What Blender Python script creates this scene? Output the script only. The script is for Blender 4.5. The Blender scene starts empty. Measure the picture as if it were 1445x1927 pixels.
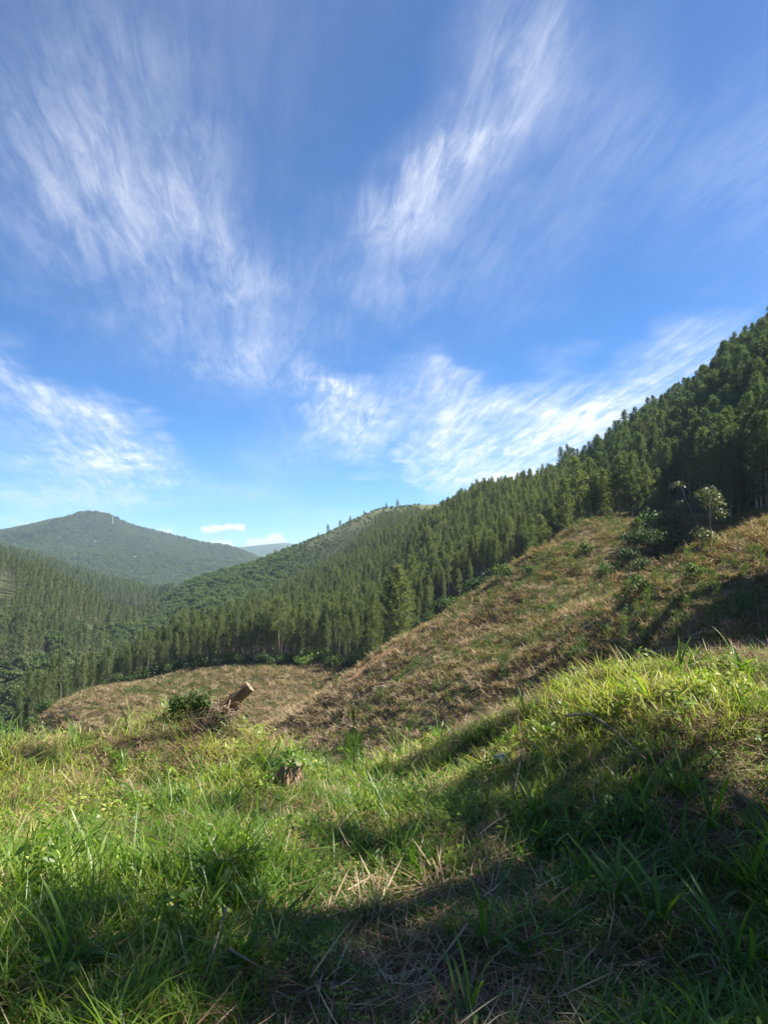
import bpy, math
import numpy as np

# ------------------------------------------------------------------ camera
SC = bpy.context.scene
COL = SC.collection
F, CX, CY = 1351.0, 722.5, 963.5          # photograph's focal length / centre in its own pixels
PITCH = math.radians(4.1)
EYE = 1.6
cam_d = bpy.data.cameras.new('camera')
cam_d.sensor_fit = 'VERTICAL'
cam_d.sensor_height = 24.0
cam_d.lens = 12.0 * F / CY
cam_d.clip_start = 0.05
cam_d.clip_end = 40000
cam = bpy.data.objects.new('camera', cam_d)
COL.objects.link(cam)
cam.location = (0, 0, EYE)
cam.rotation_euler = (math.radians(90) + PITCH, 0, 0)
SC.camera = cam

# ------------------------------------------------------------------ light
SUN_AZ, SUN_EL = math.radians(76), math.radians(50)     # azimuth clockwise from +Y (view direction)
SUN_DIR = np.array([math.sin(SUN_AZ) * math.cos(SUN_EL), math.cos(SUN_AZ) * math.cos(SUN_EL), math.sin(SUN_EL)])
sun_d = bpy.data.lights.new('sun', 'SUN')
sun_d.energy = 5.0
sun_d.angle = math.radians(0.53)
sun_d.color = (1.0, 0.93, 0.82)
sun = bpy.data.objects.new('sun', sun_d)
COL.objects.link(sun)
from mathutils import Vector
sun.rotation_euler = Vector(SUN_DIR).to_track_quat('Z', 'Y').to_euler()
sun.location = (60, 40, 80)

SC.view_settings.view_transform = 'Standard'
SC.view_settings.look = 'None'
SC.view_settings.gamma = 1.0
SC.view_settings.exposure = 1.5
SC.view_settings.use_curve_mapping = False
SC.cycles.max_bounces = 5
SC.cycles.diffuse_bounces = 2
SC.cycles.glossy_bounces = 2
SC.cycles.transmission_bounces = 4
SC.cycles.volume_bounces = 0
SC.cycles.use_denoising = True
SC.cycles.adaptive_threshold = 0.02


def pix_dir(px, py):
    x = (px - CX) / F
    v = -(py - CY) / F
    y = math.cos(PITCH) - math.sin(PITCH) * v
    z = math.sin(PITCH) + math.cos(PITCH) * v
    return x, y, z


def azel(px, py):
    x, y, z = pix_dir(px, py)
    return math.degrees(math.atan2(x, y)), math.degrees(math.atan2(z, math.hypot(x, y)))


# ------------------------------------------------------------------ sky
def build_world():
    w = bpy.data.worlds.new('World')
    SC.world = w
    w.use_nodes = True
    nt = w.node_tree
    nt.nodes.clear()
    N, L = nt.nodes, nt.links

    def M(op, a, b=None, c=None, clamp=False):
        n = N.new('ShaderNodeMath'); n.operation = op; n.use_clamp = clamp
        for i, v in enumerate((a, b, c)):
            if v is None: continue
            if isinstance(v, (int, float)): n.inputs[i].default_value = v
            else: L.new(v, n.inputs[i])
        return n.outputs[0]

    def VM(op, a, b=None, scale=None):
        n = N.new('ShaderNodeVectorMath'); n.operation = op
        for i, v in enumerate((a, b)):
            if v is None: continue
            if isinstance(v, tuple): n.inputs[i].default_value = v
            else: L.new(v, n.inputs[i])
        if scale is not None:
            if isinstance(scale, (int, float)): n.inputs['Scale'].default_value = scale
            else: L.new(scale, n.inputs['Scale'])
        return n

    def noise(vec, scale, detail=5, rough=0.55, dist=0.0, dims='2D'):
        n = N.new('ShaderNodeTexNoise'); n.noise_dimensions = dims
        L.new(vec, n.inputs['Vector'])
        n.inputs['Scale'].default_value = scale
        n.inputs['Detail'].default_value = detail
        n.inputs['Roughness'].default_value = rough
        n.inputs['Distortion'].default_value = dist
        return n

    sky = N.new('ShaderNodeTexSky')
    sky.sky_type = 'NISHITA'
    sky.sun_disc = False
    sky.sun_elevation = SUN_EL
    sky.sun_rotation = SUN_AZ
    sky.altitude = 2000
    sky.air_density = 1.0
    sky.dust_density = 0.3
    sky.ozone_density = 2.2
    hsv = N.new('ShaderNodeHueSaturation')
    hsv.inputs['Hue'].default_value = 0.506
    hsv.inputs['Saturation'].default_value = 1.25
    hsv.inputs['Value'].default_value = 1.0
    L.new(sky.outputs[0], hsv.inputs['Color'])

    tc = N.new('ShaderNodeTexCoord')
    d = VM('NORMALIZE', tc.outputs['Generated']).outputs[0]
    sp = N.new('ShaderNodeSeparateXYZ'); L.new(d, sp.inputs[0])
    dx, dy, dz = sp.outputs
    az = M('MULTIPLY', M('ARCTAN2', dx, dy), 57.2958)
    el = M('MULTIPLY', M('ARCSINE', dz), 57.2958)
    den = M('ADD', M('MAXIMUM', dz, 0.0), 0.10)
    qx, qy = M('DIVIDE', dx, den), M('DIVIDE', dy, den)
    cq = N.new('ShaderNodeCombineXYZ'); L.new(qx, cq.inputs[0]); L.new(qy, cq.inputs[1])
    q = cq.outputs[0]
    # air gets a cleaner, more cyan blue towards the horizon and a violet blue overhead
    tint = N.new('ShaderNodeValToRGB')
    L.new(M('DIVIDE', el, 60.0, clamp=True), tint.inputs[0])
    te = tint.color_ramp.elements
    te.new(0.25)
    te[0].position = 0.0; te[0].color = (0.50, 0.86, 1.10, 1)
    te[1].position = 0.3; te[1].color = (0.66, 0.90, 1.0, 1)
    te[2].position = 0.75; te[2].color = (1.34, 1.05, 0.96, 1)
    tmix = N.new('ShaderNodeMix'); tmix.data_type = 'RGBA'; tmix.blend_type = 'MULTIPLY'; tmix.inputs[0].default_value = 1
    tmix.clamp_result = False
    L.new(hsv.outputs[0], tmix.inputs[6]); L.new(tint.outputs[0], tmix.inputs[7])
    # broad warp of the sky-dome coordinates, in degrees
    wn = noise(q, 1.6, 3, 0.6)
    warp = VM('SCALE', VM('SUBTRACT', wn.outputs['Color'], (0.5, 0.5, 0.5)).outputs[0], scale=9.0).outputs[0]
    ca = N.new('ShaderNodeCombineXYZ'); L.new(az, ca.inputs[0]); L.new(el, ca.inputs[1])
    p = VM('MULTIPLY', VM('ADD', ca.outputs[0], warp).outputs[0], (1, 1, 0)).outputs[0]
    # wind-drawn fibres along the cloud sheet
    rot = N.new('ShaderNodeVectorRotate'); rot.rotation_type = 'Z_AXIS'
    rot.inputs['Angle'].default_value = math.radians(-9)
    L.new(q, rot.inputs['Vector'])
    fv = VM('MULTIPLY', rot.outputs[0], (4.4, 1.0, 1)).outputs[0]
    f1 = noise(fv, 1.0, 6, 0.62, 0.45)
    fv2 = VM('MULTIPLY', rot.outputs[0], (22, 4.6, 1)).outputs[0]
    f2 = noise(fv2, 1.0, 5, 0.72, 0.35)
    puff = noise(q, 2.3, 4, 0.6)
    fib = M('ADD', M('MULTIPLY', f1.outputs[0], 0.52), M('MULTIPLY', f2.outputs[0], 0.48))
    mr = N.new('ShaderNodeMapRange'); mr.interpolation_type = 'SMOOTHSTEP'
    L.new(fib, mr.inputs[0]); mr.inputs[1].default_value = 0.34; mr.inputs[2].default_value = 0.73
    fibs = mr.outputs[0]

    # patches of cirrus: two ends in photograph pixels, half width in degrees, strength
    bands = [
        ((-160, 215), (330, 500), 6.0, 0.50),
        ((200, 400), (620, 680), 5.2, 0.52),
        ((100, 20), (470, 500), 5.0, 0.36),
        ((1000, -80), (870, 280), 4.2, 0.62),
        ((960, 210), (680, 420), 2.6, 0.62),
        ((710, 360), (700, 640), 4.2, 0.30),
        ((930, 260), (860, 640), 5.5, 0.22),
        ((560, 670), (770, 800), 2.3, 0.75),
        ((870, 680), (760, 760), 2.6, 0.62),
        ((770, 730), (930, 840), 3.4, 0.75),
        ((590, 765), (740, 860), 2.0, 0.62),
        ((820, 900), (1200, 750), 3.6, 1.2),
        ((1080, 800), (1430, 610), 2.7, 1.0),
        ((760, 905), (1120, 880), 3.0, 0.55),
        ((-80, 660), (360, 915), 1.9, 0.85),
        ((-100, 800), (300, 880), 2.6, 0.5),
        ((-150, 925), (330, 950), 2.4, 0.45),
        ((768, 845), (812, 935), 0.8, 0.75),
        ((575, 672), (745, 788), 0.7, 0.6),
        ((690, 405), (970, 225), 1.0, 0.4),
        ((-20, 690), (345, 908), 0.8, 0.45),
        ((960, 860), (1290, 690), 1.1, 0.5),
        ((820, 690), (900, 700), 0.8, 0.5),
        ((1180, -20), (1050, 460), 5.0, 0.22),
        ((1460, -20), (1380, 560), 6.5, 0.24),
    ]
    total = None
    for e0, e1, wd, st in bands:
        a, b = azel(*e0), azel(*e1)
        cx, cy = (a[0] + b[0]) / 2, (a[1] + b[1]) / 2
        hl = math.hypot(b[0] - a[0], b[1] - a[1]) / 2 * 1.35
        mp = N.new('ShaderNodeMapping'); mp.vector_type = 'TEXTURE'
        mp.inputs['Location'].default_value = (cx, cy, 0)
        mp.inputs['Rotation'].default_value = (0, 0, math.atan2(b[1] - a[1], b[0] - a[0]))
        mp.inputs['Scale'].default_value = (hl, wd * 1.8, 1)
        L.new(p, mp.inputs['Vector'])
        m = N.new('ShaderNodeMapRange'); m.interpolation_type = 'SMOOTHSTEP'
        L.new(VM('LENGTH', mp.outputs[0]).outputs['Value'], m.inputs[0])
        m.inputs[1].default_value = 1.0; m.inputs[2].default_value = 0.0
        m.inputs[3].default_value = 0.0; m.inputs[4].default_value = st
        total = m.outputs[0] if total is None else M('ADD', total, m.outputs[0])
    # thin veil over the whole dome
    vn = noise(q, 0.7, 1, 0.5)
    veil = N.new('ShaderNodeMapRange'); veil.interpolation_type = 'SMOOTHSTEP'
    L.new(vn.outputs[0], veil.inputs[0]); veil.inputs[1].default_value = 0.45; veil.inputs[2].default_value = 0.8
    veil.inputs[4].default_value = 0.25
    total = M('ADD', total, veil.outputs[0])
    tex = M('ADD', M('MULTIPLY', fibs, 0.60), M('MULTIPLY', puff.outputs[0], 0.36))
    mask = M('MULTIPLY', total, M('MULTIPLY', tex, 1.08))
    # small bright cumulus heads low over the far ridges
    cb = [((285, 1012), (318, 1006), 0.62), ((385, 996), (455, 991), 0.34), ((390, 1030), (430, 1026), 0.5), ((470, 1030), (525, 1018), 0.75)]
    cn = noise(ca.outputs[0], 1.0, 3, 0.6)
    heads = None
    for a, b, wd in cb:
        a, b = azel(*a), azel(*b)
        ba = (b[0] - a[0], b[1] - a[1], 0.0)
        pa = VM('SUBTRACT', ca.outputs[0], (a[0], a[1], 0.0)).outputs[0]
        h = M('DIVIDE', VM('DOT_PRODUCT', pa, ba).outputs['Value'], ba[0] ** 2 + ba[1] ** 2, clamp=True)
        off = VM('SUBTRACT', pa, VM('SCALE', ba, scale=h).outputs[0]).outputs[0]
        dist = M('ADD', VM('LENGTH', off).outputs['Value'], M('MULTIPLY', M('SUBTRACT', cn.outputs[0], 0.5), 1.5 * wd))
        m = N.new('ShaderNodeMapRange'); m.interpolation_type = 'SMOOTHSTEP'
        L.new(dist, m.inputs[0]); m.inputs[1].default_value = wd; m.inputs[2].default_value = wd * 0.35
        heads = m.outputs[0] if heads is None else M('MAXIMUM', heads, m.outputs[0])
    mask = M('ADD', mask, heads)
    mask = M('MINIMUM', mask, 0.97)
    mix = N.new('ShaderNodeMix'); mix.data_type = 'RGBA'
    L.new(mask, mix.inputs[0])
    L.new(tmix.outputs[2], mix.inputs[6])
    mix.inputs[7].default_value = (6.6, 6.9, 7.4, 1)
    bg = N.new('ShaderNodeBackground')
    bg.inputs['Strength'].default_value = 0.062
    L.new(mix.outputs[2], bg.inputs['Color'])
    out = N.new('ShaderNodeOutputWorld')
    L.new(bg.outputs[0], out.inputs['Surface'])
    w.cycles.sampling_method = 'MANUAL'
    w.cycles.sample_map_resolution = 512


build_world()

# ------------------------------------------------------------------ small maths helpers
def sstep(a, b, x):
    t = np.clip((np.asarray(x, float) - a) / (b - a), 0, 1)
    return t * t * (3 - 2 * t)


def _hash(ix, iy, seed):
    h = (ix.astype(np.int64) * 374761393 + iy.astype(np.int64) * 668265263 + seed * 974711) & 0x7fffffff
    h = ((h ^ (h >> 13)) * 1274126177) & 0x7fffffff
    h = ((h ^ (h >> 16)) * 1103515245) & 0x7fffffff
    return (h ^ (h >> 15)).astype(np.float64) / 0x7fffffff


def vnoise(x, y, seed=0):
    x = np.asarray(x, float); y = np.asarray(y, float)
    ix, iy = np.floor(x), np.floor(y)
    fx, fy = x - ix, y - iy
    fx = fx * fx * fx * (fx * (fx * 6 - 15) + 10); fy = fy * fy * fy * (fy * (fy * 6 - 15) + 10)
    a = _hash(ix, iy, seed); b = _hash(ix + 1, iy, seed); c = _hash(ix, iy + 1, seed); e = _hash(ix + 1, iy + 1, seed)
    return (a + (b - a) * fx) * (1 - fy) + (c + (e - c) * fx) * fy - 0.5


def fbm(x, y, seed=0, octaves=3):
    s = 0; a = 1.0
    for k in range(octaves):
        s = s + a * vnoise(x * 2 ** k + 17.3 * k, y * 2 ** k - 9.1 * k, seed + k)
        a *= 0.5
    return s


# ------------------------------------------------------------------ lie of the land
def tan_el(px, py):
    x, y, z = pix_dir(px, py)
    return z / math.hypot(x, y)


# columns: azimuth (as photograph column) -> list of (distance, row seen there) or (distance, 'z', height)
COLS = {
    0: [(9, 'z', -1.1), (14, 'z', -5), (40, 'z', -22), (100, 'z', -46), (200, 'z', -60), (300, 1345), (350, 1255), (450, 1140), (560, 1078), (700, 'z', -30), (900, 1050), (1200, 'z', -25), (1600, 1052), (2500, 1001), (3600, 'z', 20), (7000, 'z', 0)],
    90: [(9, 'z', -1.1), (14, 'z', -5), (40, 'z', -21), (100, 'z', -32), (150, 1350), (180, 'z', -42), (240, 'z', -58), (300, 1320), (400, 1190), (530, 1108), (700, 'z', -42), (900, 1073), (1200, 'z', -45), (1600, 1058), (2500, 982), (3600, 'z', 20), (7000, 'z', 0)],
    190: [(9, 'z', -1.0), (14, 'z', -5), (40, 'z', -20), (100, 'z', -30), (170, 1304), (205, 'z', -38), (260, 'z', -54), (320, 'z', -54), (420, 1215), (520, 1160), (650, 'z', -58), (900, 1106), (1100, 'z', -58), (1500, 1085), (2000, 1034), (2500, 970), (3600, 'z', 20), (7000, 'z', 0)],
    280: [(9, 'z', -1.0), (14, 'z', -4.8), (40, 'z', -18), (100, 'z', -27), (168, 1281), (215, 'z', -31), (280, 'z', -48), (400, 'z', -48), (540, 1185), (700, 1150), (900, 1128), (1100, 'z', -60), (1500, 1092), (2000, 1045), (2500, 1002), (3600, 'z', 20), (7000, 'z', 0)],
    360: [(9, 'z', -0.9), (14, 'z', -4.5), (40, 'z', -17), (100, 'z', -24), (168, 1262), (220, 1246), (280, 'z', -36), (380, 'z', -38), (500, 1150), (600, 1120), (700, 1098), (900, 'z', -60), (1500, 1090), (2000, 1055), (2500, 1021), (3600, 'z', 20), (7000, 'z', 0)],
    450: [(9, 'z', -0.9), (14, 'z', -4.5), (40, 'z', -17), (100, 'z', -23), (160, 1252), (220, 1222), (300, 1190), (400, 1160), (550, 1110), (700, 1070), (900, 'z', -40), (1500, 'z', -30), (2500, 1040), (3600, 'z', 30), (5000, 1034), (7000, 'z', 0)],
    540: [(9, 'z', -0.9), (14, 'z', -4.5), (40, 'z', -16), (88, 1362), (115, 1335), (152, 1256), (200, 1210), (300, 1152), (400, 1122), (550, 1075), (700, 1034), (900, 'z', -20), (2500, 'z', -10), (3600, 'z', 10), (5000, 1024), (7000, 'z', 0)],
    630: [(9, 'z', -0.9), (14, 'z', -4.3), (40, 'z', -15), (70, 'z', -16.5), (91, 1295), (112, 'z', -19), (150, 1245), (200, 1195), (300, 1125), (400, 1088), (550, 1040), (700, 996), (900, 'z', 10), (2500, 'z', 0), (7000, 'z', 0)],
    720: [(9, 'z', -0.8), (14, 'z', -4), (40, 'z', -14), (70, 1350), (96, 1228), (112, 'z', -14), (140, 'z', -15.5), (200, 1158), (300, 1078), (400, 1034), (550, 996), (700, 960), (900, 'z', 40), (2500, 'z', 10), (7000, 'z', 0)],
    790: [(9, 'z', -0.8), (14, 'z', -4), (40, 'z', -13), (65, 1340), (101, 1182), (118, 'z', -10), (140, 'z', -11.5), (200, 1115), (300, 1025), (400, 1002), (550, 990), (760, 958), (1000, 'z', 40), (2500, 'z', 10), (7000, 'z', 0)],
    900: [(9, 'z', -0.6), (14, 'z', -3.5), (40, 'z', -12), (60, 1305), (85, 1193), (107, 1113), (124, 'z', -5.5), (150, 1108), (200, 1042), (250, 985), (300, 958), (400, 960), (600, 965), (850, 935), (1100, 'z', 40), (2500, 'z', 20), (7000, 'z', 0)],
    1000: [(9, 'z', -0.4), (14, 'z', -3.2), (40, 'z', -10), (57, 1270), (80, 1165), (111, 1045), (126, 'z', -0.5), (150, 1062), (190, 985), (240, 950), (300, 948), (450, 'z', 30), (1100, 'z', 40), (2500, 'z', 20), (7000, 'z', 0)],
    1090: [(9, 'z', -0.2), (14, 'z', -3), (40, 'z', -9), (55, 1235), (75, 1150), (100, 1052), (115, 1000), (122, 980), (132, 'z', 8.0), (150, 'z', 9.5), (200, 955), (250, 912), (300, 905), (450, 'z', 45), (1100, 'z', 50), (7000, 'z', 0)],
    1200: [(9, 'z', 0.0), (14, 'z', -2.8), (40, 'z', -8.5), (53, 1185), (66, 1105), (80, 'z', -4.2), (95, 1062), (112, 1008), (126, 980), (150, 950), (175, 905), (230, 862), (300, 850), (450, 'z', 65), (1100, 'z', 60), (7000, 'z', 0)],
    1300: [(9, 'z', 0.1), (14, 'z', -2.4), (30, 'z', -6), (46, 1185), (56, 1120), (70, 1050), (86, 'z', -0.6), (108, 1008), (124, 975), (150, 915), (200, 822), (250, 793), (350, 'z', 75), (1100, 'z', 70), (7000, 'z', 0)],
    1445: [(9, 'z', 0.3), (14, 'z', -1.8), (30, 'z', -4.5), (40, 1225), (55, 1110), (75, 992), (92, 985), (110, 925), (150, 790), (200, 713), (230, 700), (300, 'z', 78), (500, 'z', 90), (1100, 'z', 80), (7000, 'z', 0)],
    1700: [(9, 'z', 0.5), (14, 'z', -1.2), (30, 'z', -2.5), (40, 'z', -0.8), (55, 'z', 3.2), (70, 'z', 7), (86, 'z', 8), (110, 'z', 19), (150, 'z', 40), (200, 'z', 64), (300, 'z', 90), (1100, 'z', 90), (7000, 'z', 0)],
    2300: [(9, 'z', 0.6), (14, 'z', 0.3), (30, 'z', 2.5), (60, 'z', 10), (110, 'z', 28), (200, 'z', 66), (400, 'z', 100), (1100, 'z', 90), (7000, 'z', 0)],
    -300: [(9, 'z', -1.2), (14, 'z', -5), (40, 'z', -22), (100, 'z', -46), (200, 'z', -60), (300, 'z', -55), (450, 'z', 0), (560, 'z', 25), (900, 'z', 10), (1600, 'z', 30), (2500, 'z', 110), (7000, 'z', 0)],
    -1000: [(9, 'z', -0.8), (14, 'z', -4), (40, 'z', -20), (200, 'z', -50), (450, 'z', 0), (900, 'z', 30), (2500, 'z', 90), (7000, 'z', 0)],
}


def rbf_points():
    U, V, T = [], [], []
    for px, lst in COLS.items():
        az = math.atan((px - CX) / F)
        for e in lst:
            r = e[0]
            t = (e[2] - EYE) / r if e[1] == 'z' else tan_el(px, e[1])
            U.append(az); V.append(math.log(r)); T.append(t)
    for az in (-100, -140, -180, 100, 140, 180):
        for r, z in ((9, 0.15), (14, 0.6), (40, 5), (100, 20), (200, 45), (900, 80), (7000, 0)):
            if az == -100: z = z * 0.2 - r * 0.05 if r < 300 else z * 0.5
            U.append(math.radians(az)); V.append(math.log(r)); T.append((z - EYE) / r)
    return np.array(U) * 2.6, np.array(V), np.array(T)


_U, _V, _T = rbf_points()


def _phi(d2):
    return 0.5 * d2 * np.log(d2 + 1e-12)


def _fit():
    n = len(_U)
    K = _phi((_U[:, None] - _U) ** 2 + (_V[:, None] - _V) ** 2) + np.eye(n) * 1e-4
    P = np.stack([np.ones(n), _U, _V], 1)
    A = np.block([[K, P], [P.T, np.zeros((3, 3))]])
    return np.linalg.solve(A, np.concatenate([_T, np.zeros(3)]))


_C = _fit()


def far_z(az, r):
    u, v = az * 2.6, np.log(r)
    out = np.empty(u.shape)
    fu, fv, fo = u.ravel(), v.ravel(), out.reshape(-1)
    for i in range(0, fu.size, 20000):
        a, b = fu[i:i + 20000], fv[i:i + 20000]
        fo[i:i + 20000] = _phi((a[:, None] - _U) ** 2 + (b[:, None] - _V) ** 2) @ _C[:-3] + _C[-3] + _C[-2] * a + _C[-1] * b
    return EYE + out * r


def near_z(x, y):
    z = 0.84 * sstep(0.0, 2.9, x) * sstep(2.6, 5.8, y) * (1 - 0.3 * sstep(6.3, 8, y))
    z = z - 0.10 * sstep(4, 6.5, y)
    z = z - 0.20 * np.exp(-((x + 0.35) / 0.8) ** 2) * sstep(3.5, 6, y)
    z = z + 0.26 * np.exp(-(((x + 1.62) / 0.65) ** 2 + ((y - 7.0) / 0.7) ** 2))
    z = z + 0.20 * np.exp(-(((x + 0.85) / 0.38) ** 2 + ((y - 5.75) / 0.4) ** 2))
    z = z + 0.22 * fbm(x / 1.3, y / 1.3, 3, 3) + 0.05 * fbm(x / 0.35, y / 0.35, 9, 2)
    return z - 0.35 * np.maximum(0, y - 6.8 - 0.25 * np.sin(x * 1.7))


def ground(x, y):
    x = np.asarray(x, float); y = np.asarray(y, float)
    r = np.hypot(x, y) + 1e-6
    az = np.arctan2(x, y)
    zf = far_z(az, np.clip(r, 8.0, 8000))
    zn = near_z(x, y)
    zf = zf + sstep(14, 45, r) * (0.26 * fbm(x / 2.2, y / 2.2, 21, 2) + 0.8 * fbm(x / 9, y / 9, 31, 2) + 1.1 * vnoise(x / 30, y / 30, 41))
    zf = zf + sstep(250, 700, r) * 7 * fbm(x / 110, y / 110, 51, 3) + sstep(900, 1800, r) * (26 * fbm(x / 420, y / 420, 61, 2) - 75 * (np.abs(vnoise(x / 260 + 0.4 * vnoise(x / 90, y / 90, 64), y / 700, 63)) - 0.12))
    w = sstep(6.8, 11.0, r)
    return zn * (1 - w) + zf * w


def xy(px, r):
    a = math.atan((px - CX) / F)
    return r * math.sin(a), r * math.cos(a)


def gz(x, y):
    return float(ground(np.array([x]), np.array([y]))[0])


# ------------------------------------------------------------------ mesh helpers
def mk_mesh(name, V, Fs, mats, fmat=None, var=None, smooth=False):
    me = bpy.data.meshes.new(name)
    V = np.asarray(V, np.float32)
    if isinstance(Fs, np.ndarray):
        k = Fs.shape[1]; n = len(Fs)
        me.vertices.add(len(V)); me.vertices.foreach_set('co', V.ravel())
        me.loops.add(n * k); me.loops.foreach_set('vertex_index', Fs.astype(np.int32).ravel())
        me.polygons.add(n)
        me.polygons.foreach_set('loop_start', np.arange(0, n * k, k, dtype=np.int32))
        me.update(calc_edges=True)
        me.validate()
    else:
        me.from_pydata(V.tolist(), [], [tuple(int(i) for i in f) for f in Fs])
    for m in (mats if isinstance(mats, (list, tuple)) else [mats]):
        me.materials.append(m)
    if fmat is not None:
        me.polygons.foreach_set('material_index', np.asarray(fmat, np.int32))
    if var is not None:
        at = me.attributes.new('var', 'FLOAT', 'POINT')
        at.data.foreach_set('value', np.asarray(var, np.float32))
    if smooth:
        me.polygons.foreach_set('use_smooth', np.ones(len(me.polygons), bool))
    me.update()
    return me


def tag(o, label=None, cat=None, group=None, kind=None):
    if label: o['label'] = label
    if cat: o['category'] = cat
    if group: o['group'] = group
    if kind: o['kind'] = kind
    return o


def link(name, me, parent=None, loc=(0, 0, 0), rot=(0, 0, 0), scl=(1, 1, 1)):
    o = bpy.data.objects.new(name, me)
    COL.objects.link(o)
    o.location = loc; o.rotation_euler = rot; o.scale = scl
    if parent is not None: o.parent = parent
    return o


def tube(pts, rad, sides=7, cap=True):
    """tapered tube along pts: returns verts, faces (lists)"""
    pts = np.asarray(pts, float); n = len(pts)
    d = np.gradient(pts, axis=0)
    d /= np.linalg.norm(d, axis=1)[:, None] + 1e-9
    V = []
    ref = np.array([0.31, 0.83, 0.46])
    for i in range(n):
        a = np.cross(d[i], ref); a /= np.linalg.norm(a) + 1e-9
        b = np.cross(d[i], a)
        for k in range(sides):
            t = 2 * math.pi * k / sides
            V.append(pts[i] + rad[i] * (math.cos(t) * a + math.sin(t) * b))
    Fc = []
    for i in range(n - 1):
        for k in range(sides):
            k2 = (k + 1) % sides
            Fc.append((i * sides + k, i * sides + k2, (i + 1) * sides + k2, (i + 1) * sides + k))
    if cap:
        Fc.append(tuple(range(sides))[::-1]); Fc.append(tuple((n - 1) * sides + k for k in range(sides)))
    return V, Fc


def join(parts):
    V, Fc = [], []
    for v, f in parts:
        o = len(V)
        V.extend(v); Fc.extend(tuple(i + o for i in q) for q in f)
    return V, Fc


# ------------------------------------------------------------------ materials
def new_mat(name):
    m = bpy.data.materials.new(name); m.use_nodes = True
    nt = m.node_tree; nt.nodes.clear()
    out = nt.nodes.new('ShaderNodeOutputMaterial')
    return m, nt, out


def leaf_mat(name, cols, trans=0.35, rough=0.55, spec=0.25, tcol=None, single=False):
    """cols: ramp colours picked by per-leaf 'var' and per-instance random"""
    m, nt, out = new_mat(name)
    N, L = nt.nodes, nt.links
    at = N.new('ShaderNodeAttribute'); at.attribute_name = 'var'
    oi = N.new('ShaderNodeObjectInfo')
    mx = N.new('ShaderNodeMath'); mx.operation = 'MULTIPLY_ADD'
    L.new(oi.outputs['Random'], mx.inputs[0]); mx.inputs[1].default_value = 0.5
    h = N.new('ShaderNodeMath'); h.operation = 'MULTIPLY'; L.new(at.outputs['Fac'], h.inputs[0]); h.inputs[1].default_value = 0.5
    L.new(h.outputs[0], mx.inputs[2])
    rp = N.new('ShaderNodeValToRGB')
    cr = rp.color_ramp
    while len(cr.elements) < len(cols): cr.elements.new(0.5)
    for i, c in enumerate(cols):
        cr.elements[i].position = i / max(1, len(cols) - 1)
        cr.elements[i].color = (*c, 1)
    L.new(at.outputs['Fac'] if single else mx.outputs[0], rp.inputs[0])
    p = N.new('ShaderNodeBsdfPrincipled')
    p.inputs['Roughness'].default_value = rough
    p.inputs['Specular IOR Level'].default_value = spec
    L.new(rp.outputs[0], p.inputs['Base Color'])
    t = N.new('ShaderNodeBsdfTranslucent')
    tm = N.new('ShaderNodeMix'); tm.data_type = 'RGBA'; tm.blend_type = 'MULTIPLY'; tm.inputs[0].default_value = 1
    L.new(rp.outputs[0], tm.inputs[6]); tm.inputs[7].default_value = (*(tcol or (1.25, 1.3, 0.6)), 1)
    L.new(tm.outputs[2], t.inputs['Color'])
    ms = N.new('ShaderNodeMixShader'); ms.inputs[0].default_value = trans
    L.new(p.outputs[0], ms.inputs[1]); L.new(t.outputs[0], ms.inputs[2])
    L.new(ms.outputs[0], out.inputs['Surface'])
    return m


def bark_mat(name, c1, c2, scale=6, stretch=(1, 1, 0.15), bump=0.4):
    m, nt, out = new_mat(name)
    N, L = nt.nodes, nt.links
    tc = N.new('ShaderNodeTexCoord'); mp = N.new('ShaderNodeMapping'); mp.inputs['Scale'].default_value = stretch
    L.new(tc.outputs['Object'], mp.inputs[0])
    n = N.new('ShaderNodeTexNoise'); n.inputs['Scale'].default_value = scale; n.inputs['Detail'].default_value = 6; n.inputs['Roughness'].default_value = 0.7
    L.new(mp.outputs[0], n.inputs['Vector'])
    rp = N.new('ShaderNodeValToRGB'); rp.color_ramp.elements[0].position = 0.35; rp.color_ramp.elements[1].position = 0.68
    rp.color_ramp.elements[0].color = (*c1, 1); rp.color_ramp.elements[1].color = (*c2, 1)
    L.new(n.outputs[0], rp.inputs[0])
    p = N.new('ShaderNodeBsdfPrincipled'); p.inputs['Roughness'].default_value = 0.85; p.inputs['Specular IOR Level'].default_value = 0.15
    L.new(rp.outputs[0], p.inputs['Base Color'])
    b = N.new('ShaderNodeBump'); b.inputs['Strength'].default_value = bump; b.inputs['Distance'].default_value = 0.05
    L.new(n.outputs[0], b.inputs['Height']); L.new(b.outputs[0], p.inputs['Normal'])
    L.new(p.outputs[0], out.inputs['Surface'])
    return m


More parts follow.
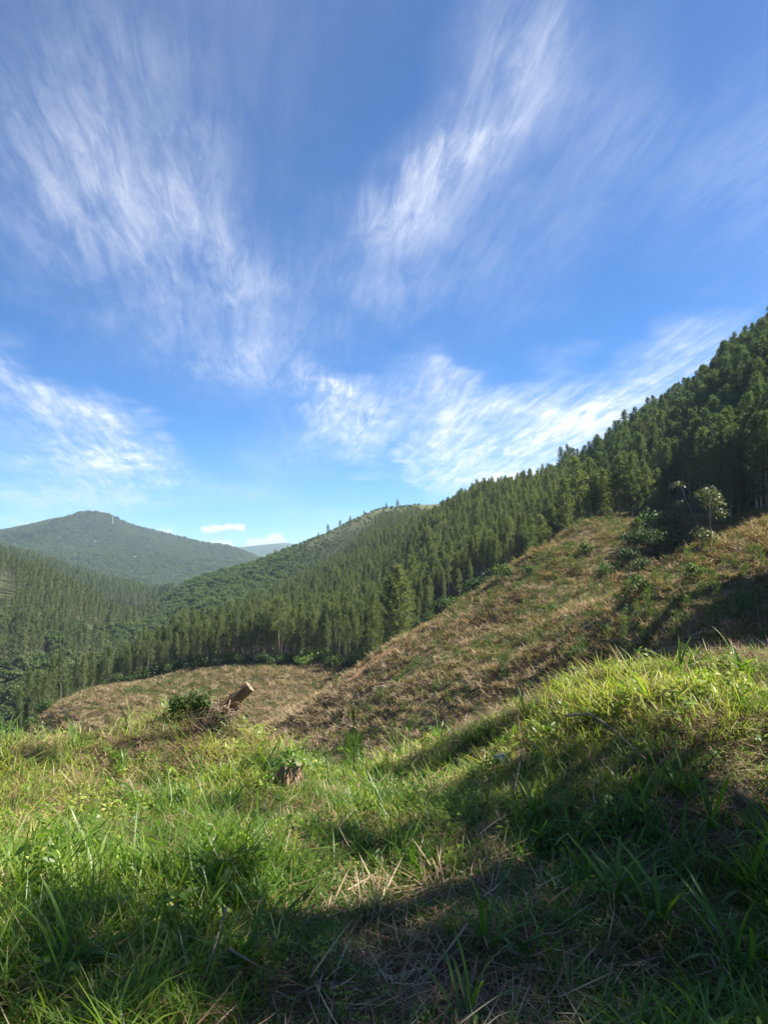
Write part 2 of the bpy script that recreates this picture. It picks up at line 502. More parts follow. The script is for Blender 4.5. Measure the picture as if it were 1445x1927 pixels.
def ground_mat():
    m, nt, out = new_mat('soil_and_litter')
    N, L = nt.nodes, nt.links

    def noise(scale, detail=5, rough=0.6):
        n = N.new('ShaderNodeTexNoise'); n.inputs['Scale'].default_value = scale; n.inputs['Detail'].default_value = detail
        n.inputs['Roughness'].default_value = rough
        L.new(geo.outputs['Position'], n.inputs['Vector'])
        return n

    def ramp(src, els):
        r = N.new('ShaderNodeValToRGB')
        while len(r.color_ramp.elements) < len(els): r.color_ramp.elements.new(0.5)
        for i, (p, c) in enumerate(els):
            r.color_ramp.elements[i].position = p; r.color_ramp.elements[i].color = (*c, 1)
        L.new(src, r.inputs[0]); return r.outputs[0]

    def mix(f, a, b):
        x = N.new('ShaderNodeMix'); x.data_type = 'RGBA'
        L.new(f, x.inputs[0]); L.new(a, x.inputs[6]); L.new(b, x.inputs[7]); return x.outputs[2]

    def attr(n):
        a = N.new('ShaderNodeAttribute'); a.attribute_name = n; return a.outputs['Fac']
    geo = N.new('ShaderNodeNewGeometry')
    n1, n2, n3 = noise(0.12, 6), noise(1.1, 6, 0.7), noise(7, 6, 0.7)
    forest = ramp(n1.outputs[0], [(0.3, (0.035, 0.045, 0.02)), (0.7, (0.06, 0.07, 0.03))])
    cleared = ramp(n2.outputs[0], [(0.28, (0.06, 0.052, 0.028)), (0.42, (0.12, 0.098, 0.052)), (0.55, (0.18, 0.138, 0.078)), (0.68, (0.085, 0.098, 0.038))])
    red = ramp(n2.outputs[0], [(0.3, (0.30, 0.13, 0.06)), (0.7, (0.42, 0.25, 0.13))])
    near = ramp(n3.outputs[0], [(0.3, (0.05, 0.04, 0.025)), (0.7, (0.13, 0.10, 0.06))])
    far = ramp(n1.outputs[0], [(0.3, (0.03, 0.055, 0.03)), (0.7, (0.05, 0.085, 0.04))])
    scrub = ramp(n1.outputs[0], [(0.3, (0.07, 0.095, 0.035)), (0.55, (0.12, 0.12, 0.055)), (0.8, (0.06, 0.09, 0.03))])
    c = mix(attr('far'), forest, far)
    c = mix(attr('scrub'), c, scrub)
    c = mix(attr('cleared'), c, cleared)
    c = mix(attr('red'), c, red)
    c = mix(attr('near'), c, near)
    p = N.new('ShaderNodeBsdfPrincipled'); p.inputs['Roughness'].default_value = 0.95; p.inputs['Specular IOR Level'].default_value = 0.1
    L.new(c, p.inputs['Base Color'])
    b = N.new('ShaderNodeBump'); b.inputs['Strength'].default_value = 0.6; b.inputs['Distance'].default_value = 0.25
    L.new(n2.outputs[0], b.inputs['Height']); L.new(b.outputs[0], p.inputs['Normal'])
    L.new(p.outputs[0], out.inputs['Surface'])
    return m


MAT = {}
MAT['soil'] = ground_mat()
MAT['pine'] = leaf_mat('pine_needles', [(0.06, 0.092, 0.046), (0.105, 0.145, 0.064), (0.155, 0.192, 0.082), (0.175, 0.20, 0.105)], 0.48, 0.6, 0.2)
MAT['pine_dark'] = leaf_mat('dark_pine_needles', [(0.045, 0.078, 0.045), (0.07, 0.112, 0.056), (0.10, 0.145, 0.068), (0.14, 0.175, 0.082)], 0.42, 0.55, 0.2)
MAT['dead'] = leaf_mat('dead_needles', [(0.12, 0.085, 0.06), (0.17, 0.13, 0.09), (0.2, 0.17, 0.12)], 0.15, 0.8, 0.1)
MAT['leaf'] = leaf_mat('broad_leaves', [(0.045, 0.085, 0.026), (0.07, 0.12, 0.034), (0.10, 0.155, 0.042), (0.14, 0.185, 0.055)], 0.38, 0.55, 0.2)
MAT['leaf_bright'] = leaf_mat('bright_leaves', [(0.09, 0.17, 0.03), (0.14, 0.23, 0.045), (0.2, 0.27, 0.07)], 0.35, 0.5, 0.3)
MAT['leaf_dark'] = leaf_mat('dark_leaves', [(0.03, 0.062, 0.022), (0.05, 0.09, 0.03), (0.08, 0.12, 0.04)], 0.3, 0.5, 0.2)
MAT['leaf_pale'] = leaf_mat('pale_leaves', [(0.06, 0.085, 0.035), (0.09, 0.115, 0.05), (0.13, 0.145, 0.07)], 0.3, 0.5, 0.3)
MAT['leaf_far'] = leaf_mat('distant_leaves', [(0.06, 0.095, 0.035), (0.085, 0.125, 0.042), (0.12, 0.155, 0.055)], 0.35, 0.7, 0.1)
MAT['scrub'] = leaf_mat('scrub_leaves', [(0.12, 0.10, 0.05), (0.17, 0.145, 0.07), (0.14, 0.155, 0.055), (0.17, 0.195, 0.07)], 0.3, 0.7, 0.15)
MAT['straw_far'] = leaf_mat('cut_brush', [(0.10, 0.078, 0.048), (0.20, 0.15, 0.09), (0.31, 0.235, 0.145), (0.44, 0.36, 0.235)], 0.2, 0.8, 0.1)
MAT['grass'] = leaf_mat('grass_blades', [(0.05, 0.12, 0.02), (0.085, 0.175, 0.028), (0.15, 0.24, 0.036), (0.25, 0.32, 0.06)], 0.5, 0.4, 0.35, tcol=(1.3, 1.4, 0.45), single=True)
MAT['grass_yellow'] = leaf_mat('yellowing_grass', [(0.15, 0.24, 0.035), (0.24, 0.33, 0.05), (0.35, 0.39, 0.09), (0.47, 0.43, 0.18)], 0.40, 0.55, 0.25, tcol=(1.15, 1.15, 0.6), single=True)
MAT['straw'] = leaf_mat('dry_straw', [(0.17, 0.11, 0.055), (0.30, 0.22, 0.12), (0.42, 0.33, 0.20), (0.50, 0.42, 0.28)], 0.22, 0.7, 0.2, tcol=(1, 0.95, 0.8), single=True)
MAT['litter'] = leaf_mat('brown_litter', [(0.10, 0.06, 0.035), (0.18, 0.11, 0.06), (0.28, 0.19, 0.11)], 0.15, 0.8, 0.15, tcol=(1, 0.9, 0.7), single=True)
MAT['bark'] = bark_mat('pine_bark', (0.16, 0.13, 0.10), (0.38, 0.34, 0.28))
MAT['bark_pale'] = bark_mat('pale_bark', (0.22, 0.19, 0.15), (0.42, 0.38, 0.31))
MAT['log'] = bark_mat('log_bark', (0.10, 0.055, 0.03), (0.34, 0.23, 0.13), 14, (1, 1, 0.25), 0.7)
MAT['cut'] = bark_mat('sawn_wood', (0.15, 0.115, 0.08), (0.32, 0.26, 0.18), 20, (1, 1, 1), 0.2)
MAT['root'] = bark_mat('dry_root', (0.16, 0.10, 0.06), (0.42, 0.32, 0.22), 12, (1, 1, 1), 0.5)
MAT['stone'] = bark_mat('pale_stone', (0.16, 0.165, 0.16), (0.34, 0.35, 0.34), 18, (1, 1, 1), 0.6)
MAT['white'] = bark_mat('white_paint', (0.5, 0.5, 0.5), (0.62, 0.62, 0.6), 3, (1, 1, 1), 0.05)
MAT['tin'] = bark_mat('tin_roof', (0.3, 0.3, 0.3), (0.42, 0.42, 0.4), 3, (1, 1, 1), 0.05)

# ------------------------------------------------------------------ terrain sheet
def build_ground():
    az = np.radians(np.concatenate([np.arange(-180, -40, 4.0), np.arange(-40, 40, 0.26), np.arange(40, 180, 4.0)]))
    r = np.concatenate([np.geomspace(0.35, 12, 120)[:-1], np.geomspace(12, 40, 50)[:-1], np.geomspace(40, 230, 210)[:-1], np.geomspace(230, 7500, 190)])
    A, R = np.meshgrid(az, r, indexing='ij')
    X, Y = R * np.sin(A), R * np.cos(A)
    Z = ground(X, Y)
    na, nr = A.shape
    V = np.stack([X, Y, Z], -1).reshape(-1, 3)
    centre = len(V)
    V = np.vstack([V, [[0, 0, gz(0, 0)]]])
    ia, ir = np.meshgrid(np.arange(na), np.arange(nr - 1), indexing='ij')
    ia2 = (ia + 1) % na
    q = np.stack([ia * nr + ir, ia2 * nr + ir, ia2 * nr + ir + 1, ia * nr + ir + 1], -1).reshape(-1, 4)
    # centre fan as degenerate-free triangles is skipped: tiny hole under the viewer's feet is closed by one polygon
    me = bpy.data.meshes.new('ground')
    n = len(q)
    me.vertices.add(len(V)); me.vertices.foreach_set('co', V.astype(np.float32).ravel())
    ring = (np.arange(na) * nr)
    me.loops.add(n * 4 + na)
    me.loops.foreach_set('vertex_index', np.concatenate([q.ravel(), ring[::-1]]).astype(np.int32))
    me.polygons.add(n + 1)
    me.polygons.foreach_set('loop_start', np.arange(0, n * 4 + 1, 4, dtype=np.int32))
    me.update(calc_edges=True); me.validate()
    me.polygons.foreach_set('use_smooth', np.ones(len(me.polygons), bool))
    me.materials.append(MAT['soil'])
    PX = CX + F * np.tan(np.clip(A, -1.35, 1.35))
    masks = {
        'near': 1 - sstep(9, 16, R),
        'cleared': cleared_mask(PX, R),
        'red': red_mask(PX, R, X, Y),
        'far': sstep(700, 1100, R),
        'scrub': sstep(520, 620, PX + 60 * vnoise(X / 40, Y / 40, 5)) * sstep(560, 640, R) * (1 - sstep(900, 1000, R)),
    }
    for k, v in masks.items():
        at = me.attributes.new(k, 'FLOAT', 'POINT')
        at.data.foreach_set('value', np.append(v.ravel(), 0).astype(np.float32))
    o = link('ground', me)
    tag(o, 'hilly ground running from the grassy bank across the valley to far ridges', 'ground', kind='structure')
    T = (Z - EYE) / R
    return az, r, np.maximum.accumulate(T, axis=1)


EDGE_PX = [-600, 60, 90, 190, 330, 480, 600, 690, 740, 800, 880, 960, 1030, 1090, 1200, 1290, 1360, 1445, 1560, 1660, 1900, 2300]
EDGE_R = [150, 150, 152, 173, 170, 157, 153, 139, 128, 135, 150, 142, 128, 126, 131, 128, 108, 97, 97, 94, 76, 60]


def edge_r(px):
    return np.interp(px, EDGE_PX, EDGE_R)


def cleared_mask(px, r):
    jit = 6 * vnoise(px / 30, r / 10, 77)
    return sstep(9, 16, r) * (1 - sstep(edge_r(px) - 1 + jit, edge_r(px) + 5 + jit, r)) * sstep(-250, 0, px)


RIDGE = [(560, 86), (590, 88), (630, 91), (690, 94.5), (720, 96), (780, 100), (900, 107), (1000, 111)]


def red_mask(px, r, x, y):
    rr = np.interp(px, [a for a, b in RIDGE], [b for a, b in RIDGE])
    band = 1.25 * np.exp(-((r - rr + 4) / 9.0) ** 2) * sstep(540, 580, px) * (1 - sstep(760, 900, px))
    n = vnoise(x / 5, y / 5, 88) + 0.5 * vnoise(x / 1.6, y / 1.6, 89)
    return np.clip(band * (0.75 + 1.3 * n), 0, 1) * 0.9 + 0.35 * sstep(0.22, 0.5, n) * sstep(60, 70, r) * (1 - sstep(105, 120, r)) * sstep(620, 700, px)


AZ_G, R_G, HOR = build_ground()


def visible(x, y, ztop, margin=0.0):
    """is a point of that height above the terrain horizon seen from the camera"""
    r = np.hypot(x, y); a = np.arctan2(x, y)
    ia = np.clip(np.searchsorted(AZ_G, a), 0, len(AZ_G) - 1)
    ir = np.clip(np.searchsorted(R_G, r) - 2, 0, len(R_G) - 1)
    return (ztop + margin - EYE) / r > HOR[ia, ir]


# ------------------------------------------------------------------ plant prototypes
def tri_sprays(P, D, L, W, rng, per=1):
    """thin two-sided triangles from points P along directions D"""
    n = len(P)
    rnd = rng.normal(size=(n, 3))
    S = np.cross(D, rnd); S /= np.linalg.norm(S, axis=1)[:, None] + 1e-9
    a = P - S * W[:, None] * 0.5 + D * L[:, None] * 0.1
    b = P + S * W[:, None] * 0.5 + D * L[:, None] * 0.1
    c = P + D * L[:, None]
    return np.stack([a, b, c], 1).reshape(-1, 3), np.arange(n * 3).reshape(-1, 3)


def norm(v):
    return v / (np.linalg.norm(v, axis=-1, keepdims=True) + 1e-9)


def pine_parts(seed, H=13.0, cb=0.45, R=1.6, step=0.5, tl=0.5, tw=0.13, per=8, gaps=0.25, trunk_r=0.14, lean=0.0, shape=0.75):
    rng = np.random.default_rng(seed)
    zs = np.linspace(-0.6, H, 9)
    bend = rng.normal(size=2) * 0.12
    def axis(z):
        t = np.clip(z / H, 0, 1)
        return np.stack([bend[0] * np.sin(t * 3) + lean * t * t * H * 0.1, bend[1] * np.sin(t * 2.4 + 1), z], -1)
    parts = [tube(axis(zs), np.maximum(0.015, trunk_r * (1 - np.clip(zs, 0, H) / H) ** 0.8), 7)]
    z0 = H * cb
    P, D, VR = [], [], []
    z = z0
    while z < H - 0.25:
        t = (z - z0) / (H - z0)
        env = R * ((1 - t) ** shape) * (0.62 + 0.38 * min(1, t / 0.25))
        nb = rng.integers(4, 7) if t < 0.85 else 4
        a0 = rng.uniform(0, 6.28)
        for k in range(nb):
            if rng.random() < gaps * (1 - t): continue
            a = a0 + k * 6.283 / nb + rng.normal() * 0.25
            Lb = max(0.22, env * rng.uniform(0.6, 1.18))
            base = axis(np.array(z + rng.normal() * 0.12))
            up = rng.uniform(0.15, 0.55) + 0.5 * t
            tip = base + np.array([math.cos(a) * Lb, math.sin(a) * Lb, Lb * up])
            mid = (base + tip) / 2 - np.array([0, 0, 0.05 * Lb])
            parts.append(tube([base, mid, tip], [0.03 * Lb / 1.5, 0.02 * Lb / 1.5, 0.006], 3, False))
            nt = max(2, int(Lb / 0.30))
            vb = rng.uniform(0, 1)
            for s in np.linspace(0.3, 1.0, nt):
                c = base + (tip - base) * s
                out = norm(np.array([math.cos(a), math.sin(a), 0.3]))
                for _ in range(per):
                    P.append(c + rng.normal(size=3) * 0.07)
                    D.append(norm(out * 0.6 + rng.normal(size=3) * 0.55 + np.array([0, 0, rng.uniform(-0.35, 0.5)])))
                    VR.append(np.clip(0.6 * vb + 0.4 * rng.random(), 0, 1))
        z += step * rng.uniform(0.8, 1.25) * (1 - 0.4 * t)
    top = axis(np.array(H))
    for _ in range(22):
        P.append(top - np.array([0, 0, rng.uniform(0, 0.5)])); D.append(norm(np.array([rng.normal() * .35, rng.normal() * .35, 1.0]))); VR.append(rng.random())
    # dead stubs and twigs below the crown
    for _ in range(16):
        zz = rng.uniform(H * 0.12, z0 + 0.5); a = rng.uniform(0, 6.28); ln = rng.uniform(0.3, 0.9)
        b = axis(np.array(zz))
        parts.append(tube([b, b + np.array([math.cos(a) * ln, math.sin(a) * ln, rng.uniform(-0.15, 0.25)])], [0.018, 0.006], 3, False))
    P, D, VR = np.array(P), np.array(D), np.array(VR)
    n = len(P)
    CV, CF = tri_sprays(P, D, tl * rng.uniform(0.7, 1.3, n), tw * rng.uniform(0.7, 1.3, n), rng)
    TV, TF = join(parts)
    return TV, TF, CV, CF, np.repeat(VR, 3)


def leaf_quads(C, Nrm, size, rng, aspect=0.55):
    n = len(C)
    t = np.cross(Nrm, rng.normal(size=(n, 3))); t = norm(t); b = np.cross(Nrm, t)
    L = size[:, None]
    a = C - t * L * 0.5
    m1 = C + b * L * aspect * 0.5 + Nrm * L * 0.06
    c = C + t * L * 0.5
    m2 = C - b * L * aspect * 0.5 + Nrm * L * 0.06
    return np.stack([a, m1, c, m2], 1).reshape(-1, 3), np.arange(n * 4).reshape(-1, 4)


def bush_parts(seed, R=1.5, H=2.2, n=700, leaf=0.22, lobes=7, base=0.15, upright=0.0, aspect=0.55, stems=5, stem_r=0.03):
    """leaf clumps on several lobes, with stems: crown verts / faces / var and stem verts / faces"""
    rng = np.random.default_rng(seed)
    cen, rad = [], []
    for k in range(lobes):
        a = rng.uniform(0, 6.28); q = R * 0.62 * math.sqrt(rng.random())
        zc = H * rng.uniform(base + 0.22, 0.82) * (1 - 0.25 * q / R)
        cen.append([math.cos(a) * q, math.sin(a) * q, zc]); rad.append(rng.uniform(0.28, 0.5) * min(R, H))
    cen, rad = np.array(cen), np.array(rad)
    k = rng.integers(0, lobes, n)
    d = norm(rng.normal(size=(n, 3)))
    rr = rad[k] * rng.uniform(0.45, 1.08, n) ** 0.6
    C = cen[k] + d * rr[:, None] * np.array([1, 1, 0.85]); C += rng.normal(size=(n, 3)) * leaf * 0.3
    C[:, 2] = np.maximum(C[:, 2], 0.05)
    Nn = norm(d * 0.6 + rng.normal(size=(n, 3)) * 0.6 + np.array([0, 0, 0.55]))
    V, Fq = leaf_quads(C, Nn, leaf * rng.uniform(0.6, 1.35, n), rng, aspect)
    lv = rng.random(lobes)
    var = np.repeat(np.clip(0.55 * lv[k] + 0.45 * rng.random(n), 0, 1), 4)
    parts = []
    for j in range(min(stems, lobes)):
        c = cen[j]
        parts.append(tube([[rng.normal() * 0.05, rng.normal() * 0.05, -0.3], c * np.array([0.45, 0.45, 0.5]), c], [stem_r, stem_r * 0.7, stem_r * 0.25], 5, False))
    SV, SF = join(parts)
    return SV, SF, V, Fq, var


def blades(n, rng, length, width, lean, curv, spread, seg=4, flat=0.0, az=None):
    """n grass blades as bent strips: verts, quads, per-vertex var"""
    L = rng.uniform(*length, n); W = rng.uniform(*width, n)
    A = rng.uniform(0, 2 * np.pi, n) if az is None else rng.normal(az, 0.5, n)
    th0 = np.abs(rng.normal(lean[0], lean[1], n)); cv = rng.uniform(*curv, n)
    rt = spread * np.sqrt(rng.random(n)); ra = rng.uniform(0, 6.283, n)
    x0, y0 = rt * np.cos(ra), rt * np.sin(ra)
    tw = rng.normal(0, 0.5, n)
    hx = np.zeros(n); hz = np.full(n, -0.02) + flat * rng.random(n)
    rows = []
    prof = [0.75, 1.0, 0.9, 0.6, 0.08] if seg == 4 else [0.8, 1.0, 0.75, 0.1] if seg == 3 else [0.9, 1.0, 0.2]
    for s in range(seg + 1):
        if s:
            th = th0 + cv * (s - 0.5) / seg
            hx = hx + L / seg * np.sin(th); hz = hz + L / seg * np.cos(th)
            if flat: hz = np.maximum(hz, 0.004)
        px, py = x0 + hx * np.cos(A), y0 + hx * np.sin(A)
        sx, sy = -np.sin(A + tw), np.cos(A + tw)
        w = W * prof[s] * 0.5
        rows.append(np.stack([np.stack([px - sx * w, py - sy * w, hz], -1), np.stack([px + sx * w, py + sy * w, hz + w * 0.3], -1)], 1))
    V = np.stack(rows, 1)                       # n, seg+1, 2, 3
    base = (np.arange(n) * (seg + 1) * 2)[:, None]
    k = np.arange(seg)[None, :] * 2
    q = np.stack([base + k, base + k + 1, base + k + 3, base + k + 2], -1).reshape(-1, 4)
    return V.reshape(-1, 3), q, np.repeat(rng.random(n), (seg + 1) * 2)


# ------------------------------------------------------------------ scattering (one object of stuff, instanced on points)
def scatter(name, label, cat, pts, rot, scl, idx, protos):
    """protos: list of mesh datablocks"""
    pc = bpy.data.collections.new(name + '_kinds')
    for i, me in enumerate(protos):
        o = bpy.data.objects.new('%s_kind_%02d' % (name, i), me)
        pc.objects.link(o)
    me = bpy.data.meshes.new(name)
    n = len(pts)
    me.vertices.add(n); me.vertices.foreach_set('co', np.asarray(pts, np.float32).ravel())
    a = me.attributes.new('rot', 'FLOAT_VECTOR', 'POINT'); a.data.foreach_set('vector', np.asarray(rot, np.float32).ravel())
    a = me.attributes.new('scl', 'FLOAT_VECTOR', 'POINT'); a.data.foreach_set('vector', np.asarray(scl, np.float32).ravel())
    a = me.attributes.new('idx', 'INT', 'POINT'); a.data.foreach_set('value', np.asarray(idx, np.int32))
    o = link(name, me)
    ng = bpy.data.node_groups.new(name, 'GeometryNodeTree')
    ng.interface.new_socket('Geometry', in_out='INPUT', socket_type='NodeSocketGeometry')
    ng.interface.new_socket('Geometry', in_out='OUTPUT', socket_type='NodeSocketGeometry')
    N, L = ng.nodes, ng.links
    gi, go = N.new('NodeGroupInput'), N.new('NodeGroupOutput')
    ci = N.new('GeometryNodeCollectionInfo'); ci.inputs['Collection'].default_value = pc
    ci.inputs['Separate Children'].default_value = True; ci.inputs['Reset Children'].default_value = True
    ip = N.new('GeometryNodeInstanceOnPoints'); ip.inputs['Pick Instance'].default_value = True

    def na(nm, ty):
        x = N.new('GeometryNodeInputNamedAttribute'); x.data_type = ty; x.inputs[0].default_value = nm
        return x.outputs[0]
    L.new(gi.outputs[0], ip.inputs['Points']); L.new(ci.outputs[0], ip.inputs['Instance'])
    L.new(na('idx', 'INT'), ip.inputs['Instance Index'])
    e2r = N.new('FunctionNodeEulerToRotation'); L.new(na('rot', 'FLOAT_VECTOR'), e2r.inputs[0])
    L.new(e2r.outputs[0], ip.inputs['Rotation']); L.new(na('scl', 'FLOAT_VECTOR'), ip.inputs['Scale'])
    L.new(ip.outputs[0], go.inputs[0])
    md = o.modifiers.new('scatter', 'NODES'); md.node_group = ng
    tag(o, label, cat, kind='stuff')
    return o


def joined(name, TV, TF, CV, CF, var, mt, mc):
    """trunk and crown in one mesh, for the distant mass only"""
    V = np.vstack([np.array(TV), CV]); off = len(TV)
    Fc = [tuple(f) for f in TF] + [tuple(int(i) + off for i in f) for f in CF]
    return mk_mesh(name, V, Fc, [mt, mc], [0] * len(TF) + [1] * len(CF), np.concatenate([np.full(off, 0.5), var]))


def grid_points(spacing, pxr, rr, seed, fn=None):
    """jittered grid over an azimuth/distance sector"""
    rng = np.random.default_rng(seed)
    a0, a1 = math.atan((pxr[0] - CX) / F), math.atan((pxr[1] - CX) / F)
    xs = [rr[1] * math.sin(a0), rr[1] * math.sin(a1), rr[0] * math.sin(a0), rr[0] * math.sin(a1), 0 if a0 < 0 < a1 else rr[1] * math.sin(a0)]
    X, Y = np.meshgrid(np.arange(min(xs), max(xs), spacing), np.arange(rr[0] * 0.6, rr[1] + 1, spacing))
    X = X.ravel() + rng.uniform(-.42, .42, X.size) * spacing; Y = Y.ravel() + rng.uniform(-.42, .42, Y.size) * spacing
    r = np.hypot(X, Y); px = CX + F * X / np.maximum(Y, 1e-3)
    k = (r > rr[0]) & (r < rr[1]) & (px > pxr[0]) & (px < pxr[1])
    X, Y, r, px = X[k], Y[k], r[k], px[k]
    if fn is not None:
        k = fn(X, Y, r, px); X, Y, r, px = X[k], Y[k], r[k], px[k]
    return X, Y, r, px

def hit(px, py, r0=1.0, r1=260.0):
    """first ground point seen at a photograph pixel"""
    a = math.atan2(*pix_dir(px, py)[:2]); t = tan_el(px, py)
    r = np.geomspace(r0, r1, 1500)
    x, y = r * math.sin(a), r * math.cos(a)
    z = ground(x, y)
    k = np.argmax(z >= EYE + r * t)
    if not (z >= EYE + r * t).any(): k = len(r) - 1
    return float(x[k]), float(y[k]), float(z[k])


# ------------------------------------------------------------------ pine forests
PROTO = {}


def add_pine_kind(key, mat, seeds, bark='bark', **kw):
    for i, s in enumerate(seeds):
        TV, TF, CV, CF, var = pine_parts(s, **kw)
        PROTO[(key, i)] = (mk_mesh('trunk', TV, TF, MAT[bark], smooth=True), mk_mesh('crown', CV, CF, MAT[mat], var=var), joined('pine', TV, TF, CV, CF, var, MAT[bark], MAT[mat]))
    PROTO[key] = len(seeds)


add_pine_kind('stand', 'pine', (1, 2, 3), H=13, cb=0.36, R=1.1, tl=0.48, tw=0.11, per=7, gaps=0.35, trunk_r=0.13, shape=0.55)
for _i, (_s, _kw) in enumerate([(4, dict(H=14, cb=0.5, R=1.35, gaps=0.45, shape=0.4)), (5, dict(H=11.5, cb=0.25, R=1.0, gaps=0.3, shape=0.7)), (6, dict(H=13.5, cb=0.42, R=0.95, gaps=0.5, shape=0.5)), (7, dict(H=12, cb=0.3, R=1.25, gaps=0.45, shape=0.45))]):
    _a = pine_parts(_s, tl=0.48, tw=0.11, per=7, trunk_r=0.13, **_kw)
    PROTO[('stand', 3 + _i)] = (mk_mesh('trunk', _a[0], _a[1], MAT['bark'], smooth=True), mk_mesh('crown', _a[2], _a[3], MAT['pine'], var=_a[4]), joined('pine', *_a, MAT['bark'], MAT['pine']))
PROTO['stand'] = 7
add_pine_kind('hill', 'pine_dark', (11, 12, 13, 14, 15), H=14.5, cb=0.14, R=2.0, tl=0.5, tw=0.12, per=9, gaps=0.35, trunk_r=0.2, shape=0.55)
add_pine_kind('young', 'pine', (21, 22, 23), H=10.5, cb=0.13, R=2.3, tl=0.5, tw=0.13, per=8, gaps=0.2, trunk_r=0.14, shape=0.7)
add_pine_kind('far', 'pine', (31, 32, 33), H=12, cb=0.3, R=1.25, step=0.7, tl=0.75, tw=0.26, per=3, gaps=0.3, trunk_r=0.13, shape=0.55)
add_pine_kind('dead', 'dead', (41, 42), 'bark_pale', H=12, cb=0.35, R=1.5, step=0.7, tl=0.45, tw=0.05, per=3, gaps=0.35, trunk_r=0.13)


def plant_pines():
    rng = np.random.default_rng(5)
    back = lambda px: np.interp(px, [60, 90, 190, 280, 360, 450, 540, 630, 720, 790, 900, 1000, 1090, 1200, 1445, 1800, 2500], [175, 205, 232, 255, 290, 330, 400, 470, 560, 600, 420, 330, 300, 300, 270, 150, 100])
    X, Y, r, px = grid_points(1.8, (50, 2500), (45, 600), 7, lambda X, Y, r, px: ((r > edge_r(px) + 2.5 * vnoise(X / 7, Y / 7, 4)) | ((px > 1600) & (px < 2100) & (r > 46) & (r < 64))) & (r < back(px)) & ((r < 230) | (_hash(np.floor(X * 7), np.floor(Y * 7), 3) < 0.62)))
    right = sstep(1230, 1330, px) * 1.0 + 0 * px
    kn = (px > 1010) & (px < 1290) & (r < 158)
    # the knoll's thin row of young trees is set out by hand: keep the stand a little behind it
    keep = ~(kn & (r < 148)) | (_hash(np.floor(X), np.floor(Y), 8) < 0.08)
    keep &= ~((px >= 1255) & (px < 1345) & (r < 140))
    # bushy open strip between the spur and the stand
    keep &= ~((px > 770) & (px < 985) & (r < 156) & (_hash(np.floor(X * 3), np.floor(Y * 3), 9) < 0.75))
    X, Y, r, px, kn = X[keep], Y[keep], r[keep], px[keep], kn[keep]
    Z = ground(X, Y)
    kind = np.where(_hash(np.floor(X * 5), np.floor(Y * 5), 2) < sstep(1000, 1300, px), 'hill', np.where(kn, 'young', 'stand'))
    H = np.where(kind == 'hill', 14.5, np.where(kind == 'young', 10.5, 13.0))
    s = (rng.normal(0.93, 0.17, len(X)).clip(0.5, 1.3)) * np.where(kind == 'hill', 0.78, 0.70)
    s *= 1 + 0.45 * vnoise(X / 16, Y / 16, 66)
    k = visible(X, Y, Z + H * s, 3.0)
    X, Y, Z, r, px, kind, H, s = (a[k] for a in (X, Y, Z, r, px, kind, H, s))
    idx = np.array([rng.integers(0, PROTO[q]) for q in kind])
    rz = rng.uniform(0, 6.283, len(X)); tx, ty = rng.normal(0, 0.05, (2, len(X)))
    sxy = s * rng.uniform(0.85, 1.2, len(X))
    # which ones show largest: paint silhouettes far to near
    q = 0.4
    W, Hh = int(1445 * q), int(1927 * q)
    buf = np.full((Hh, W), -1, np.int32)
    def row(z, rr): return (CY - F * np.tan(np.arctan2(z - EYE, rr) - PITCH)) * q
    order = np.argsort(-r)
    rb, rt_ = row(Z + 0.3 * H * s, r), row(Z + H * s, r)
    ia = np.clip(np.searchsorted(AZ_G, np.arctan2(X, Y)), 0, len(AZ_G) - 1); ir = np.clip(np.searchsorted(R_G, r) - 2, 0, len(R_G) - 1)
    rh = (CY - F * np.tan(np.arctan(HOR[ia, ir]) - PITCH)) * q
    for i in order:
        b = int(min(rb[i], rh[i], Hh)); t = int(max(0, rt_[i])); w = max(0.5, 1.5 * sxy[i] / r[i] * F * q * 0.7)
        c = px[i] * q
        if b <= t or c < -w or c > W + w: continue
        m = (t + b) // 2
        buf[t:m, int(max(0, c - w * .5)):int(max(0, c + w * .5)) + 1] = i
        buf[m:b, int(max(0, c - w)):int(max(0, c + w)) + 1] = i
    cnt = np.bincount(buf[buf >= 0], minlength=len(X))
    best = np.argsort(-cnt)[:285]
    chosen = np.zeros(len(X), bool); chosen[best[cnt[best] > 4]] = True
    for i in np.where(chosen)[0]:
        if kind[i] == 'hill' and px[i] > 1235:
            lab, gr = ('tall dark pine in the lowest rows of the steep hillside, edging the clearing', 'dark pines edging the clearing') if r[i] < edge_r(px[i]) + 14 else ('dark pine higher up the steep hillside under the skyline', 'dark pines up the steep hillside')
        elif px[i] > 880:
            lab, gr = ('pine in the crowded stand beside the leafy strip and knoll', 'pines beside the knoll') if r[i] < edge_r(px[i]) + 22 else ('pine higher in the crowded stand on the skyline behind the knoll', 'pines on the skyline behind the knoll')
        elif px[i] > 470:
            lab, gr = ('slender pine in the front rows of the stand at the foot of the cleared spur', 'front pines of the middle stand') if r[i] < edge_r(px[i]) + 14 else ('slender pine deeper in the stand on the slope behind the cleared spur', 'inner pines of the middle stand')
        else:
            lab, gr = 'slender bare-trunked pine on the low edge of the stand over the valley', 'pines on the valley edge of the stand'
        pine_thing(kind[i], idx[i], (X[i], Y[i], Z[i] - 0.15), (tx[i], ty[i], rz[i]), (sxy[i], sxy[i], s[i]), lab, gr)
    rest = np.where(~chosen)[0]
    keys = [(kk, j) for kk in ('stand', 'hill', 'young') for j in range(PROTO[kk])]
    lut = {k2: n for n, k2 in enumerate(keys)}
